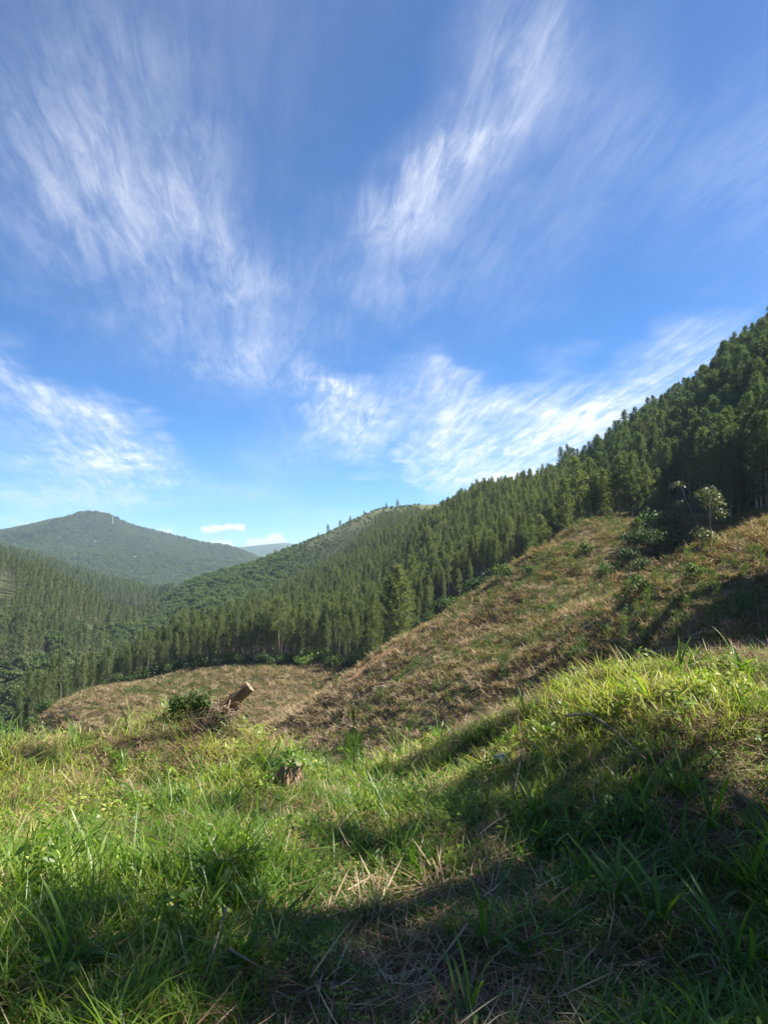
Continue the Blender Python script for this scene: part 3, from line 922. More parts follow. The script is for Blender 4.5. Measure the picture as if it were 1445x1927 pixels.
    scatter('pine_forest', 'mass of pines filling the hillsides behind the front rows', 'forest',
            np.stack([X, Y, Z - 0.15], 1)[rest], np.stack([tx, ty, rz], 1)[rest], np.stack([sxy, sxy, s], 1)[rest],
            [lut[(kind[i], int(idx[i]))] for i in rest], [PROTO[k2][2] for k2 in keys])


def pine_thing(kind, i, loc, rot, scl, label, group=None, name='pine_tree', cat='pine tree'):
    t, c, _ = PROTO[(kind, int(i))]
    e = link(name, None, None, [float(v) for v in loc], [float(v) for v in rot], [float(v) for v in scl])
    e.empty_display_size = 0.5
    tag(e, label, cat, group)
    link('trunk', t, e); link('crown', c, e)
    return e


plant_pines()


def plant_marked_pines():
    rng = np.random.default_rng(77)
    # young pines standing in a row along the knoll: px, r, height
    row = [(1062, 121, 9.5, 'young pine with a pale forked foot at the head of the cleared spur'),
           (1085, 126, 11.5, 'tallest pine at the head of the cleared spur, dark on its shaded side'),
           (1112, 129, 10.5, 'yellow-green pine on the knoll next to the tallest one'),
           (1136, 131, 8.5, 'slim yellow-green pine in the middle of the knoll'),
           (1168, 128, 10.8, 'broad pine with a bare lower trunk beside the red earth patch'),
           (1192, 129, 11.2, 'bushy pine between the red earth patch and the dark gully bush'),
           (1218, 131, 9.0, 'bushy pine behind the dark gully bush'),
           (1240, 134, 8.2, 'low pine at the edge of the dark stand behind the gully bush'),
           (1330, 127, 13.5, 'bright green bushy pine standing out from the dark hillside'),
           (1018, 128, 9.0, 'dark pine on the shaded flank below the knoll'),
           (990, 133, 8.0, 'dark low pine on the shaded flank further down from the knoll'),
           (965, 131, 6.0, 'bright small pine at the lower end of the shaded flank')]
    for px, r, h, lab in row:
        x, y = xy(px, r); s = h / 10.5
        pine_thing('young', rng.integers(0, 3), (x, y, gz(x, y) - 0.15), (0, 0, rng.uniform(0, 6)), (s * 1.02, s * 1.02, s), lab, 'young pines on the knoll')
    # front trees at the elbow of the spur
    front = [(703, 99.5, 9.3, 'young', 'narrow dark pine standing alone on the spur crest above its own shadow'),
             (711, 101, 8.0, 'young', 'thin pine close behind the lone dark pine on the spur crest'),
             (735, 105, 11.3, 'young', 'leafy pine in front of the stand beside the bright bush'),
             (750, 106, 12.3, 'young', 'tallest full-crowned pine in front of the middle stand'),
             (764, 109, 10.0, 'young', 'full-crowned pine next to the bright bush on the spur')]
    for px, r, h, k, lab in front:
        x, y = xy(px, r); s = h / 10.5; w = 0.55 if px < 720 else 0.95
        pine_thing(k, rng.integers(0, 3), (x, y, gz(x, y) - 0.15), (0, 0, rng.uniform(0, 6)), (s * w, s * w, s), lab, 'pines at the elbow of the spur')
    for px, r, h, k, lab in [(160, 171, 12, 0, 'bare grey dead pine at the valley edge of the stand'), (1211, 165, 15, 1, 'brown dead pine among the dark trees above the knoll')]:
        x, y = xy(px, r); s = h / 12
        pine_thing('dead', k, (x, y, gz(x, y) - 0.15), (0, 0, 1.0), (s, s, s), lab, None, 'dead_pine', 'dead tree')
    # scattered trees along the brown skyline ridge
    ordw = ['lowest', 'second', 'third', 'fourth', 'fifth', 'sixth', 'seventh', 'eighth', 'ninth', 'tenth']
    sky_trees = [(518, 690, 11), (541, 690, 8), (551, 695, 7), (599, 695, 9), (617, 692, 15), (640, 700, 12), (659, 700, 11), (685, 700, 9), (727, 690, 9), (748, 690, 13)]
    for (px, r, h), w in zip(sky_trees, ordw):
        x, y = xy(px, r); s = 0.62 * h / 10.5
        pine_thing('young', rng.integers(0, 3), (x, y, gz(x, y) - 0.3), (0, 0, rng.uniform(0, 6)), (s * 1.25, s * 1.25, s), '%s lone dark tree counted up along the brown skyline ridge' % w, 'lone trees on the skyline ridge')


plant_marked_pines()

# ------------------------------------------------------------------ woods in the distance
def proto_bush(name, mat, bark='bark', **kw):
    SV, SF, CV, CF, var = bush_parts(**kw)
    return joined(name, SV, SF, CV, CF, var, MAT[bark], MAT[mat])


def distant_woods():
    rng = np.random.default_rng(9)
    broad = [proto_bush('broadleaf', 'leaf_far', seed=100 + i, R=4.0, H=9, n=420, leaf=1.05, lobes=11, base=0.25, stems=3, stem_r=0.2, aspect=0.8) for i in range(4)]
    broad_g = [proto_bush('broadleaf', 'leaf', seed=110 + i, R=3.2, H=6, n=420, leaf=0.75, lobes=9, base=0.15, stems=3, stem_r=0.15, aspect=0.8) for i in range(3)]
    pines = [PROTO[('far', i)][2] for i in range(3)]
    # opposite hillside over the valley: pines above, broad-leaved wood below
    X, Y, r, px = grid_points(4.0, (-220, 330), (255, 640), 17, lambda X, Y, r, px: (px < 300))
    Z = ground(X, Y); k = visible(X, Y, Z + 12, 4); X, Y, Z, r, px = X[k], Y[k], Z[k], r[k], px[k]
    hgt = (CY - F * np.tan(np.arctan2(Z - EYE, r) - PITCH))
    low = hgt + 110 * vnoise(X / 45, Y / 45, 12) + 60 * vnoise(X / 12, Y / 12, 13) + np.maximum(0, px - 180) * 0.6
    ispine = low < 1205
    bare = (px < 40) & (hgt > 1085) & (hgt < 1150) & (np.abs(px - 8) < 26)
    for nm, lab, m, protos, base in (('opposite_pine_forest', 'grey-green pine forest on the upper slope across the valley', ispine & ~bare, pines, 1.0), ('valley_forest', 'dark broad-leaved forest in the valley bottom', ~ispine & ~bare & (_hash(np.floor(X * 3), np.floor(Y * 3), 1) < 0.75), broad, 0.82)):
        n = m.sum(); s = base * rng.uniform(0.7, 1.25, n)
        scatter(nm, lab, 'forest', np.stack([X, Y, Z - 0.3], 1)[m], np.stack([0 * s, 0 * s, rng.uniform(0, 6.28, n)], 1), np.stack([s, s, s * rng.uniform(0.9, 1.1, n)], 1), rng.integers(0, len(protos), n), protos)
    # green hill beyond the stand
    def reg(X, Y, r, px):
        return (r > np.interp(px, [200, 360, 540, 640, 720], [480, 400, 430, 560, 610])) & (r < 760) & (px < 790)
    X, Y, r, px = grid_points(4.6, (200, 800), (380, 760), 27, reg)
    Z = ground(X, Y); k = visible(X, Y, Z + 7, 3); X, Y, Z, r, px = X[k], Y[k], Z[k], r[k], px[k]
    dens = np.interp(px, [500, 600], [0.98, 0.75]) * np.where(r > 600, np.interp(px, [480, 640], [1, 0.7]), 1)
    k = _hash(np.floor(X * 9), np.floor(Y * 9), 4) < dens + 0.6 * vnoise(X / 25, Y / 25, 14)
    X, Y, Z, r, px = X[k], Y[k], Z[k], r[k], px[k]
    n = len(X); s = rng.uniform(0.5, 1.15, n) * np.interp(px, [480, 620], [1, 0.42])
    scatter('green_hill_wood', 'patchy green wood and scrub on the hill beyond the pine stand', 'forest', np.stack([X, Y, Z - 0.3], 1), np.stack([0 * s, 0 * s, rng.uniform(0, 6.28, n)], 1), np.stack([s, s, s], 1), rng.integers(0, 3, n), broad_g)
    # pine spur at the foot of the far mountain
    X, Y, r, px = grid_points(5.0, (-120, 330), (760, 1020), 37)
    Z = ground(X, Y); k = visible(X, Y, Z + 14, 4); X, Y, Z, px = X[k], Y[k], Z[k], px[k]
    n = len(X); s = rng.uniform(0.9, 1.5, n)
    scatter('foothill_pine_forest', 'bluish pine forest on the low spur under the far mountain', 'forest', np.stack([X, Y, Z - 0.3], 1), np.stack([0 * s, 0 * s, rng.uniform(0, 6.28, n)], 1), np.stack([s * 1.1, s * 1.1, s], 1), rng.integers(0, 3, n), pines)
    # forest canopy of the far mountain
    X, Y, r, px = grid_points(8.8, (-160, 640), (1150, 2720), 47)
    Z = ground(X, Y); k = visible(X, Y, Z + 12, 3); X, Y, Z = X[k], Y[k], Z[k]
    n = len(X); s = rng.uniform(0.85, 1.75, n)
    scatter('mountain_forest', 'blue-green forest covering the far mountain', 'forest', np.stack([X, Y, Z - 1.5], 1), np.stack([0 * s, 0 * s, rng.uniform(0, 6.28, n)], 1), np.stack([s * 1.2, s * 1.2, s], 1), rng.integers(0, 4, n), broad)
    print('far canopy', n)


distant_woods()

# ------------------------------------------------------------------ shrubs on and around the cleared slope
def shrub_kinds(key, mat, n_kinds, seed0, bark='bark', **kw):
    for i in range(n_kinds):
        SV, SF, CV, CF, var = bush_parts(seed=seed0 + i, **kw)
        PROTO[(key, i)] = (mk_mesh('stem', SV, SF, MAT[bark], smooth=True), mk_mesh('foliage', CV, CF, MAT[mat], var=var), joined(key, SV, SF, CV, CF, var, MAT[bark], MAT[mat]))
    PROTO[key] = n_kinds


shrub_kinds('shrub', 'leaf', 4, 200, R=1.4, H=2.0, n=520, leaf=0.26, lobes=8)
shrub_kinds('bright', 'leaf_bright', 2, 210, R=1.6, H=2.0, n=620, leaf=0.28, lobes=8)
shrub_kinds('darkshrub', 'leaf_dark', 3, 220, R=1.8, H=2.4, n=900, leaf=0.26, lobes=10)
shrub_kinds('scrubby', 'scrub', 3, 230, R=0.9, H=1.0, n=260, leaf=0.2, lobes=6, aspect=0.35)
shrub_kinds('paleshrub', 'leaf_pale', 2, 240, R=1.1, H=1.8, n=300, leaf=0.3, lobes=6, aspect=0.4)


def sprout_kinds():
    rng = np.random.default_rng(300)
    for i in range(4):      # knee-high planted seedlings: a thin stem with a brush of needles
        n = 90
        z = rng.uniform(0.1, 1.0, n)
        a = rng.uniform(0, 6.28, n); q = 0.16 * (1.15 - z)
        P = np.stack([np.cos(a) * q, np.sin(a) * q, z], 1)
        D = norm(np.stack([np.cos(a), np.sin(a), rng.uniform(0.4, 1.6, n)], 1))
        V, Fc = tri_sprays(P, D, rng.uniform(0.18, 0.34, n), rng.uniform(0.03, 0.06, n), rng)
        SV, SF = tube([[0, 0, -0.1], [0.02, 0, 0.5], [0, 0.01, 1.02]], [0.02, 0.015, 0.006], 5, False)
        PROTO[('seedling', i)] = (mk_mesh('stem', SV, SF, MAT['bark']), mk_mesh('foliage', V, Fc, MAT['leaf'], var=np.repeat(rng.random(n), 3)), None)
    PROTO['seedling'] = 4


sprout_kinds()


def shrub_thing(kind, x, y, s, label, group=None, name='shrub', cat='shrub', rz=0.0, sz=None, dz=-0.05):
    j = int(_hash(np.array([x * 13.7]), np.array([y * 7.3]), 5)[0] * PROTO[kind]) % PROTO[kind]
    st, fo, _ = PROTO[(kind, j)]
    e = link(name, None, None, (x, y, gz(x, y) + dz), (0, 0, rz), (s, s, sz or s))
    e.empty_display_size = 0.3
    tag(e, label, cat, group)
    link('stem', st, e); link('foliage', fo, e)
    return e


def plant_shrubs():
    rng = np.random.default_rng(21)
    # along the foot of the stand
    n = 0
    for px in np.linspace(70, 780, 130):
        for _ in range(1):
            r = edge_r(px) - rng.uniform(-2.5, 3.5)
            x, y = xy(px + rng.normal() * 5, r)
            shrub_thing('shrub' if rng.random() < 0.6 else 'darkshrub', x, y, rng.uniform(0.6, 1.6), *(('low green shrub in the fringe where the pine stand drops to the valley', 'fringe shrubs over the valley') if px < 250 else ('low green shrub in the fringe of the stand behind the uprooted log', 'fringe shrubs behind the log') if px < 520 else ('low green shrub in the fringe of the stand near the bright bush and lone pine', 'fringe shrubs near the bright bush')), rz=rng.uniform(0, 6))
    # leafy strip behind the spur crest
    for _ in range(95):
        px = rng.uniform(775, 1000); r = np.interp(px, [775, 900, 1000], [104, 112, 116]) + rng.random() ** 1.3 * 38
        x, y = xy(px, r)
        shrub_thing('shrub' if rng.random() < 0.65 else 'darkshrub', x, y, rng.uniform(0.7, 1.55), *(('leafy shrub in the lower part of the green strip behind the spur crest', 'shrubs low behind the spur crest') if px < 880 else ('leafy shrub in the upper part of the green strip behind the spur crest', 'shrubs high behind the spur crest')), rz=rng.uniform(0, 6))
    special = [
        ('bright', 590, 1250, 1.9, 'bright yellow-green bush at the foot of the pine stand'),
        ('bright', 572, 1256, 1.3, 'smaller bright green bush on the valley side of the brightest bush'),
        ('bright', 664, 1216, 1.3, 'light green bush under the pines near the lone dark pine'),
        ('bright', 770, 1192, 1.5, 'light green bush at the elbow of the spur beside the full-crowned pines'),
        ('shrub', 682, 1232, 1.2, 'dull green bush on the lower flank left of the lone dark pine'),
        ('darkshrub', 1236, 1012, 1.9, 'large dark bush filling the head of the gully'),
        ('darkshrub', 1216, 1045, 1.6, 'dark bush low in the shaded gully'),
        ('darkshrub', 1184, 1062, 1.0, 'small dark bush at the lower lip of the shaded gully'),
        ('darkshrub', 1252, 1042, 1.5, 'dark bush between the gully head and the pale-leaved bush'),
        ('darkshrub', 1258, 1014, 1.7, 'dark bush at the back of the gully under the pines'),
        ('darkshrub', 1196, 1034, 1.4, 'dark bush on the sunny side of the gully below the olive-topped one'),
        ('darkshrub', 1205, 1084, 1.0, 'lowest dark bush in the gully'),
        ('leafy', 1206, 1003, 1.5, 'olive-topped bush on the sunny side of the dark gully bush'),
        ('paleshrub', 1292, 1042, 1.0, 'small pale-leaved bush on the spur edge below the umbrella tree'),
        ('paleshrub', 1326, 1030, 1.1, 'pale yellow-green bush on the spur edge under the leaning tree'),
        ('scrubby', 1088, 1080, 1.9, 'dark ragged bush in the middle of the cleared spur'),
        ('shrub', 1100, 1048, 1.2, 'feathery green bush high on the cleared spur'),
        ('scrubby', 1043, 1068, 1.6, 'ragged brown-green bush on the upper spur near its crest'),
        ('shrub', 1137, 1088, 1.0, 'rounded green bush beside pale dead sticks on the spur'),
        ('shrub', 992, 1084, 0.8, 'small green bush just below the spur crest'),
        ('shrub', 948, 1092, 1.3, 'bush on the spur crest casting a long shadow downhill'),
        ('scrubby', 1074, 1003, 1.5, 'scraggy bush on the crest just below the knoll'),
        ('shrub', 1036, 1160, 0.8, 'single green bush on the lower middle of the spur'),
        ('shrub', 1199, 1122, 0.9, 'green bush at the foot of the shaded gully'),
        ('scrubby', 938, 1165, 1.1, 'dull low bush on the near face of the spur'),
        ('scrubby', 963, 1178, 0.9, 'small dull bush below the low bush on the spur'),
        ('shrub', 1081, 1243, 0.6, 'green tuft low on the cleared face just above the grass'),
        ('shrub', 1302, 1095, 0.8, 'leafy sprout on the second spur above the big shadow'),
        ('paleshrub', 1020, 1028, 0.8, 'pale round-headed bush on the crest below the knoll'),
        ('shrub', 746, 1290, 0.5, 'dark green clump below the red earth on the spur'),
    ]
    for k, px, py, s, lab in special:
        if k == 'leafy': k = 'shrub'
        x, y, z = hit(px, py, 30, 240)
        shrub_thing(k, x, y, s, lab, rz=rng.uniform(0, 6))
    # planted seedlings, dotted over the whole clearing
    made = 0; tries = 0
    while made < 190 and tries < 4000:
        tries += 1
        px, py = rng.uniform(130, 1440), rng.uniform(1010, 1345)
        x, y, z = hit(px, py, 30, 200)
        r = math.hypot(x, y)
        if r > edge_r(px) - 6 or r > 170 or r < 40: continue
        if py > np.interp(px, [0, 400, 700, 1000, 1200, 1445], [1340, 1300, 1340, 1270, 1230, 1180]): continue
        s = rng.uniform(0.7, 1.5)
        rid = float(np.interp(px, [a for a, b in RIDGE], [b for a, b in RIDGE]))
        if px < 560 or (px < 760 and r > rid + 1):
            lab, gr = 'knee-high green seedling on the low cleared flank between the log and the pine stand', 'seedlings on the low flank'
        elif px < 800:
            lab, gr = 'knee-high green seedling on the reddish lower end of the cleared spur', 'seedlings on the reddish end of the spur'
        elif px > 1180 and r < 84:
            lab, gr = 'knee-high green seedling on the second spur beside the big shadow', 'seedlings on the second spur'
        elif r > 88:
            lab, gr = 'knee-high green seedling high on the cleared spur below the knoll', 'seedlings high on the spur'
        else:
            lab, gr = 'knee-high green seedling on the broad middle face of the cleared spur', 'seedlings on the middle of the spur'
        shrub_thing('seedling', x, y, s, lab, gr, 'seedling', 'seedling', rz=rng.uniform(0, 6))
        made += 1


plant_shrubs()


def cover_clearing():
    """cut brush, dry grass and sprouts lying over the cleared ground"""
    rng = np.random.default_rng(31)
    protos = []
    for i in range(4):      # cut, flattened brush
        V, q, v = blades(52, rng, (0.3, 1.0), (0.03, 0.09), (1.25, 0.35), (-0.2, 0.6), 0.6, 2, flat=0.25)
        protos.append(mk_mesh('brush', V, q, MAT['straw_far'], var=v))
    for i in range(2):      # pale broken branches among the brush
        bp = []
        for k in range(5):
            p0 = np.array([*rng.normal(0, 0.35, 2), rng.uniform(0.02, 0.15)]); a = rng.uniform(0, 6.28); ln = rng.uniform(0.4, 1.3)
            p2 = p0 + np.array([math.cos(a) * ln, math.sin(a) * ln, rng.uniform(-0.05, 0.4)])
            bp.append(tube([p0, (p0 + p2) / 2 + rng.normal(0, 0.05, 3), p2], [0.035, 0.028, 0.012], 4, False))
        protos.append(mk_mesh('branch', *join(bp), MAT['bark_pale']))
    for i in range(3):      # leafy regrowth
        SV, SF, CV, CF, v = bush_parts(seed=700 + i, R=0.55, H=0.5, n=70, leaf=0.16, lobes=5, base=0.0, stems=2, stem_r=0.012, aspect=0.4)
        protos.append(mk_mesh('sprout', CV, CF, MAT['scrub'], var=v))
    for i in range(2):
        SV, SF, CV, CF, v = bush_parts(seed=710 + i, R=0.6, H=0.7, n=90, leaf=0.16, lobes=6, base=0.0, stems=2, stem_r=0.012, aspect=0.4)
        protos.append(mk_mesh('green_tuft', CV, CF, MAT['leaf'], var=v))
    X, Y, r, px = grid_points(0.55, (0, 1560), (66, 178), 57, lambda X, Y, r, px: (r < edge_r(px) + 3))
    X1, Y1, r1, px1 = grid_points(0.46, (0, 1560), (12, 66), 58)
    X, Y, r, px = np.append(X, X1), np.append(Y, Y1), np.append(r, r1), np.append(px, px1)
    Z = ground(X, Y); k = visible(X, Y, Z + 0.8, 0.6); X, Y, Z, r, px = X[k], Y[k], Z[k], r[k], px[k]
    red = red_mask(px, r, X, Y)
    dens = 0.86 + 0.8 * fbm(X / 6, Y / 6, 15, 2) - 0.5 * red
    k = rng.random(len(X)) < dens; X, Y, Z, px, r = X[k], Y[k], Z[k], px[k], r[k]
    n = len(X)
    green = 0.44 + 0.9 * vnoise(X / 11, Y / 11, 16) + 0.5 * vnoise(X / 3, Y / 3, 17)
    u = rng.random(n)
    idx = np.where(u < green * 0.28, rng.integers(9, 11, n), np.where(u < green, rng.integers(6, 9, n), np.where(u > 0.965, rng.integers(4, 6, n), rng.integers(0, 4, n))))
    s = rng.uniform(0.55, 1.35, n) * np.where(r < 66, 0.8, 1.0)
    scatter('cut_brush', 'brown cut brush and dry sprouts lying over the cleared slope', 'brush', np.stack([X, Y, Z - 0.03], 1), np.stack([rng.normal(0, .15, n), rng.normal(0, .15, n), rng.uniform(0, 6.28, n)], 1), np.stack([s, s, s], 1), idx, protos)
    print('brush', n)


cover_clearing()

# ------------------------------------------------------------------ trees off to the side whose shade falls on the bank
def shade_tree(x, y, H, boughs, seed, label):
    """boughs: (x, y, z, radius) of each leafy bough in the place's own metres"""
    rng = np.random.default_rng(seed)
    z0 = gz(x, y); o = np.array([x, y, z0])
    parts = [tube([[0, 0, -0.4], [0.05, 0.02, H * 0.3], [-0.05, 0.06, H * 0.6], [0.02, 0, H]], [0.17, 0.14, 0.10, 0.03], 9)]
    C, Nn, vr = [], [], []
    for bx, by, bz, R in boughs:
        c = np.array([bx, by, bz]) - o
        h = max(1.5, c[2] - 0.8 * math.hypot(c[0], c[1]))
        st = np.array([0, 0, min(h, H * 0.95)])
        parts.append(tube([st, (st + c) / 2 + [0, 0, 0.15], c], [0.05, 0.035, 0.012], 5, False))
        n = int(190 * R * R / 0.25); d = norm(rng.normal(size=(n, 3)))
        C.append(c + d * (R * rng.random(n) ** 0.45)[:, None] * [1, 1, 0.75]); Nn.append(norm(d * 0.4 + rng.normal(size=(n, 3)) * 0.6 + [0, 0, 0.6])); vr.append(np.clip(rng.random() * 0.5 + rng.random(n) * 0.5, 0, 1))
    C, Nn, vr = np.vstack(C), np.vstack(Nn), np.concatenate(vr)
    V, Fq = leaf_quads(C, Nn, rng.uniform(0.10, 0.2, len(C)), rng, 0.55)
    e = link('shade_tree', None, None, tuple(o))
    tag(e, label, 'tree')
    link('trunk', mk_mesh('trunk', *join(parts), MAT['bark'], smooth=True), e)
    link('crown', mk_mesh('crown', V, Fq, MAT['leaf'], var=np.repeat(vr, 4)), e)


def shade_trees():
    rng = np.random.default_rng(500)
    spots = [(1150, 1540, .55), (1010, 1580, .5), (860, 1500, .42), (1260, 1660, .6), (1060, 1760, .5), (1400, 1830, .5), (900, 1860, .4), (720, 1480, .34), (1310, 1590, .34),
             (780, 1420, .24), (1180, 1880, .45), (640, 1600, .34), (1420, 1700, .36), (900, 1680, .3), (1120, 1640, .45),
             (490, 1460, .32), (420, 1550, .32), (340, 1690, .24), (150, 1790, .40), (450, 1790, .36), (250, 1880, .36), (560, 1900, .34), (60, 1430, .26), (160, 1390, .2), (20, 1760, .3), (700, 1790, .3), (30, 1900, .3), (790, 1840, .3), (830, 1450, .3), (950, 1480, .36), (1080, 1460, .36), (900, 1560, .4), (1330, 1720, .4)]
    A, B, Cc, D = [], [], [], []
    for px, py, R in spots:
        x, y, z = hit(px, py, 1.5, 9)
        h = np.interp(x, [-2.6, 2.4], [11.0, 5.6]) + rng.uniform(-0.4, 0.4)
        k = h / math.tan(SUN_EL)
        p = (x + k * math.sin(SUN_AZ), y + k * math.cos(SUN_AZ), z + h, R)
        (D if p[1] > 7.3 else A if p[1] < 4.2 else B if h < 9 else Cc).append(p)
    for n, (bs, lab) in enumerate(((A, 'nearest of the broad-leaved trees beside the bank, shading its bottom corner'), (B, 'broad-leaved tree beside the bank whose boughs shade the middle of the grass'), (Cc, 'tall thin-crowned tree beside the bank whose shade reaches across the lawn'), (D, 'slender young tree further along the bank shading its sunny far corner'))):
        if not bs: continue
        m = np.mean(np.array(bs), 0)
        for _ in range(9 if bs is not D else 0):      # the rest of the crown, on the side away from the grass in view
            bs.append((m[0] + rng.uniform(1.1, 2.6), m[1] - rng.uniform(0.3, 1.9), m[2] + rng.uniform(-1.6, 0.6), rng.uniform(0.4, 0.7)))
        shade_tree(m[0] + (0.5 if bs is not D else 0.1), m[1], max(b_[2] for b_ in bs) - 0.4, bs, 510 + n, lab)


shade_trees()


# ------------------------------------------------------------------ near bank: grass
def near_grass():
    rng = np.random.default_rng(41)
    P, names = [], []
    def add(kind, mat, **kw):
        P.append((*blades(rng=rng, **kw), mat)); names.append(kind)
    for i in range(6): add('green', 'grass', n=26, length=(0.08, 0.28), width=(0.005, 0.011), lean=(0.45, 0.35), curv=(0.2, 1.6), spread=0.09, seg=3)
    for i in range(4): add('tall', 'grass', n=16, length=(0.2, 0.42), width=(0.006, 0.012), lean=(0.28, 0.2), curv=(0.3, 1.7), spread=0.07)
    for i in range(5): add('yellow', 'grass_yellow', n=26, length=(0.07, 0.22), width=(0.005, 0.010), lean=(0.6, 0.4), curv=(0.0, 1.6), spread=0.10, seg=3)
    for i in range(5): add('straw', 'straw', n=24, length=(0.05, 0.20), width=(0.0025, 0.006), lean=(1.4, 0.2), curv=(-0.7, 0.9), spread=0.13, flat=0.06, seg=3)
    for i in range(3): add('litter', 'litter', n=24, length=(0.05, 0.18), width=(0.003, 0.008), lean=(1.45, 0.2), curv=(-0.6, 0.7), spread=0.14, flat=0.05, seg=3)
    for i in range(4): add('broad', 'grass', n=7, length=(0.20, 0.42), width=(0.011, 0.023), lean=(0.4, 0.3), curv=(0.5, 2.0), spread=0.06)
    for i in range(5):      # small broad-leaved weeds
        m = 26
        a, q = rng.uniform(0, 6.283, m), 0.08 * np.sqrt(rng.random(m))
        C = np.stack([np.cos(a) * q, np.sin(a) * q, rng.uniform(0.02, 0.17, m)], 1)
        V, Q = leaf_quads(C, norm(np.stack([np.cos(a) * .5, np.sin(a) * .5, rng.uniform(0.3, 1.4, m)], 1) + rng.normal(size=(m, 3)) * 0.3), rng.uniform(0.025, 0.06, m), rng, 0.42)
        P.append((V, Q, np.repeat(rng.random(m), 4), 'grass' if i < 3 else 'grass_yellow')); names.append('weed')
    names = np.array(names)
    def pick(kind, n): return rng.choice(np.where(names == kind)[0], n)
    def sector(sp, r0, r1): return grid_points(sp, (-200, 1640), (r0, r1), int(rng.integers(1, 999)))
    X, Y, r, px = np.vstack([np.stack(sector(sp, r0, r1), 1) for sp, r0, r1 in ((0.050, 1.9, 4.0), (0.064, 4.0, 6.6), (0.10, 6.6, 11.0))]).T
    sides = np.vstack([np.stack(grid_points(0.095, q, (1.3, 8.5), 5 + j), 1) for j, q in enumerate(((-1900, -200), (1640, 3600)))]).T
    X, Y, r, px = (np.append(a_, b_) for a_, b_ in zip((X, Y, r, px), sides))
    Z = ground(X, Y)
    k = visible(X, Y, Z + 0.35, 0.15); X, Y, Z, r, px = X[k], Y[k], Z[k], r[k], px[k]
    n = len(X)
    py = CY - F * np.tan(np.arctan2(Z - EYE, r) - PITCH)
    def spot(cx, cy, rx, ry): return np.exp(-(((px - cx) / rx) ** 2 + ((py - cy) / ry) ** 2))
    nz = fbm(X / 0.5, Y / 0.5, 71, 3); nz2 = fbm(X / 1.1, Y / 1.1, 72, 2); nz3 = fbm(X / 0.22, Y / 0.22, 73, 2)
    dry = 0.02 + 0.8 * nz + 0.35 * nz3 + 0.75 * spot(760, 1840, 230, 110) + 0.8 * spot(1340, 1500, 140, 70) + 0.3 * spot(350, 1440, 240, 40) + 0.3 * spot(1150, 1400, 280, 60) + 0.5 * spot(80, 1890, 150, 60) + 0.2 * spot(1000, 1920, 250, 60) + 0.3 * spot(880, 1640, 60, 50) + 0.3 * spot(60, 1450, 140, 60) - 0.45 * spot(540, 1600, 200, 120) - 0.25 * spot(250, 1750, 250, 120)
    yel = 0.18 + 0.75 * sstep(1640, 1450, py) + 0.7 * nz2 + 0.4 * nz3 - 0.5 * spot(640, 1440, 180, 70)
    broad = 0.02 + 0.42 * sstep(850, 1100, px) * sstep(1420, 1550, py) + 0.08 * nz
    idx = pick('green', n)
    tall = rng.random(n) < 0.15 + 0.5 * nz2 + 0.4 * spot(560, 1600, 200, 120) + 0.25 * sstep(900, 1200, px)
    idx = np.where(tall, pick('tall', n), idx)
    idx = np.where(rng.random(n) < yel, pick('yellow', n), idx)
    idx = np.where(rng.random(n) < 0.12 + 0.5 * fbm(X / 0.4, Y / 0.4, 74, 2), pick('weed', n), idx)
    idx = np.where(rng.random(n) < broad, pick('broad', n), idx)
    idx = np.where(rng.random(n) < np.clip(dry, 0.05, 0.92), np.where(rng.random(n) < 0.7 - 0.4 * sstep(1600, 1750, py), pick('straw', n), pick('litter', n)), idx)
    s = rng.uniform(0.55, 1.1, n) * (1 + 0.9 * nz2 + 0.7 * nz) * np.interp(r, [2, 3.2, 5], [0.72, 0.8, 1.0])
    tone = np.clip(0.5 + 0.9 * nz2 + 0.5 * nz3 + rng.normal(0, 0.18, n), 0, 1)
    # straw thatch lying under and between the green blades
    X2, Y2, r2, px2 = np.vstack([np.stack(sector(sp, r0, r1), 1) for sp, r0, r1 in ((0.085, 1.9, 4.2), (0.12, 4.2, 8.5))]).T
    Z2 = ground(X2, Y2); k = visible(X2, Y2, Z2 + 0.2, 0.1); X2, Y2, Z2 = X2[k], Y2[k], Z2[k]
    n2 = len(X2)
    idx2 = np.where(rng.random(n2) < 0.5, pick('straw', n2), pick('litter', n2))

    def build(name, label, cat, mats, X, Y, Z, s, idx, tone):
        Vs, Qs, As, Ms = [], [], [], []
        off = 0
        for j in np.unique(idx):
            V, q, v, mat = P[j]
            if mat not in mats: continue
            m = np.where(idx == j)[0]
            a = rng.uniform(0, 6.283, len(m)); rx, ry = rng.normal(0, 0.16, (2, len(m)))
            c, d = np.cos(a), np.sin(a)
            w = V[None] * s[m][:, None, None] * rng.uniform(0.85, 1.15, (len(m), 1, 1))
            x = w[..., 0] * c[:, None] - w[..., 1] * d[:, None]; y = w[..., 0] * d[:, None] + w[..., 1] * c[:, None]
            z = w[..., 2] + x * rx[:, None] * 0.5 + y * ry[:, None] * 0.5
            x = x + w[..., 2] * rx[:, None] + X[m][:, None]; y = y + w[..., 2] * ry[:, None] + Y[m][:, None]; z = z + Z[m][:, None]
            Vs.append(np.stack([x, y, z], -1).reshape(-1, 3))
            Qs.append((q[None] + (np.arange(len(m)) * len(V))[:, None, None]).reshape(-1, 4) + off); off += len(m) * len(V)
            As.append(np.clip(0.5 * v[None] + 0.5 * tone[m][:, None], 0, 1).ravel()); Ms.append(np.full(len(m) * len(q), mats.index(mat)))
        me = mk_mesh(name, np.vstack(Vs), np.vstack(Qs), [MAT[m] for m in mats], np.concatenate(Ms), np.concatenate(As))
        tag(link(name, me), label, cat, kind='stuff')
        print(name, len(me.polygons))
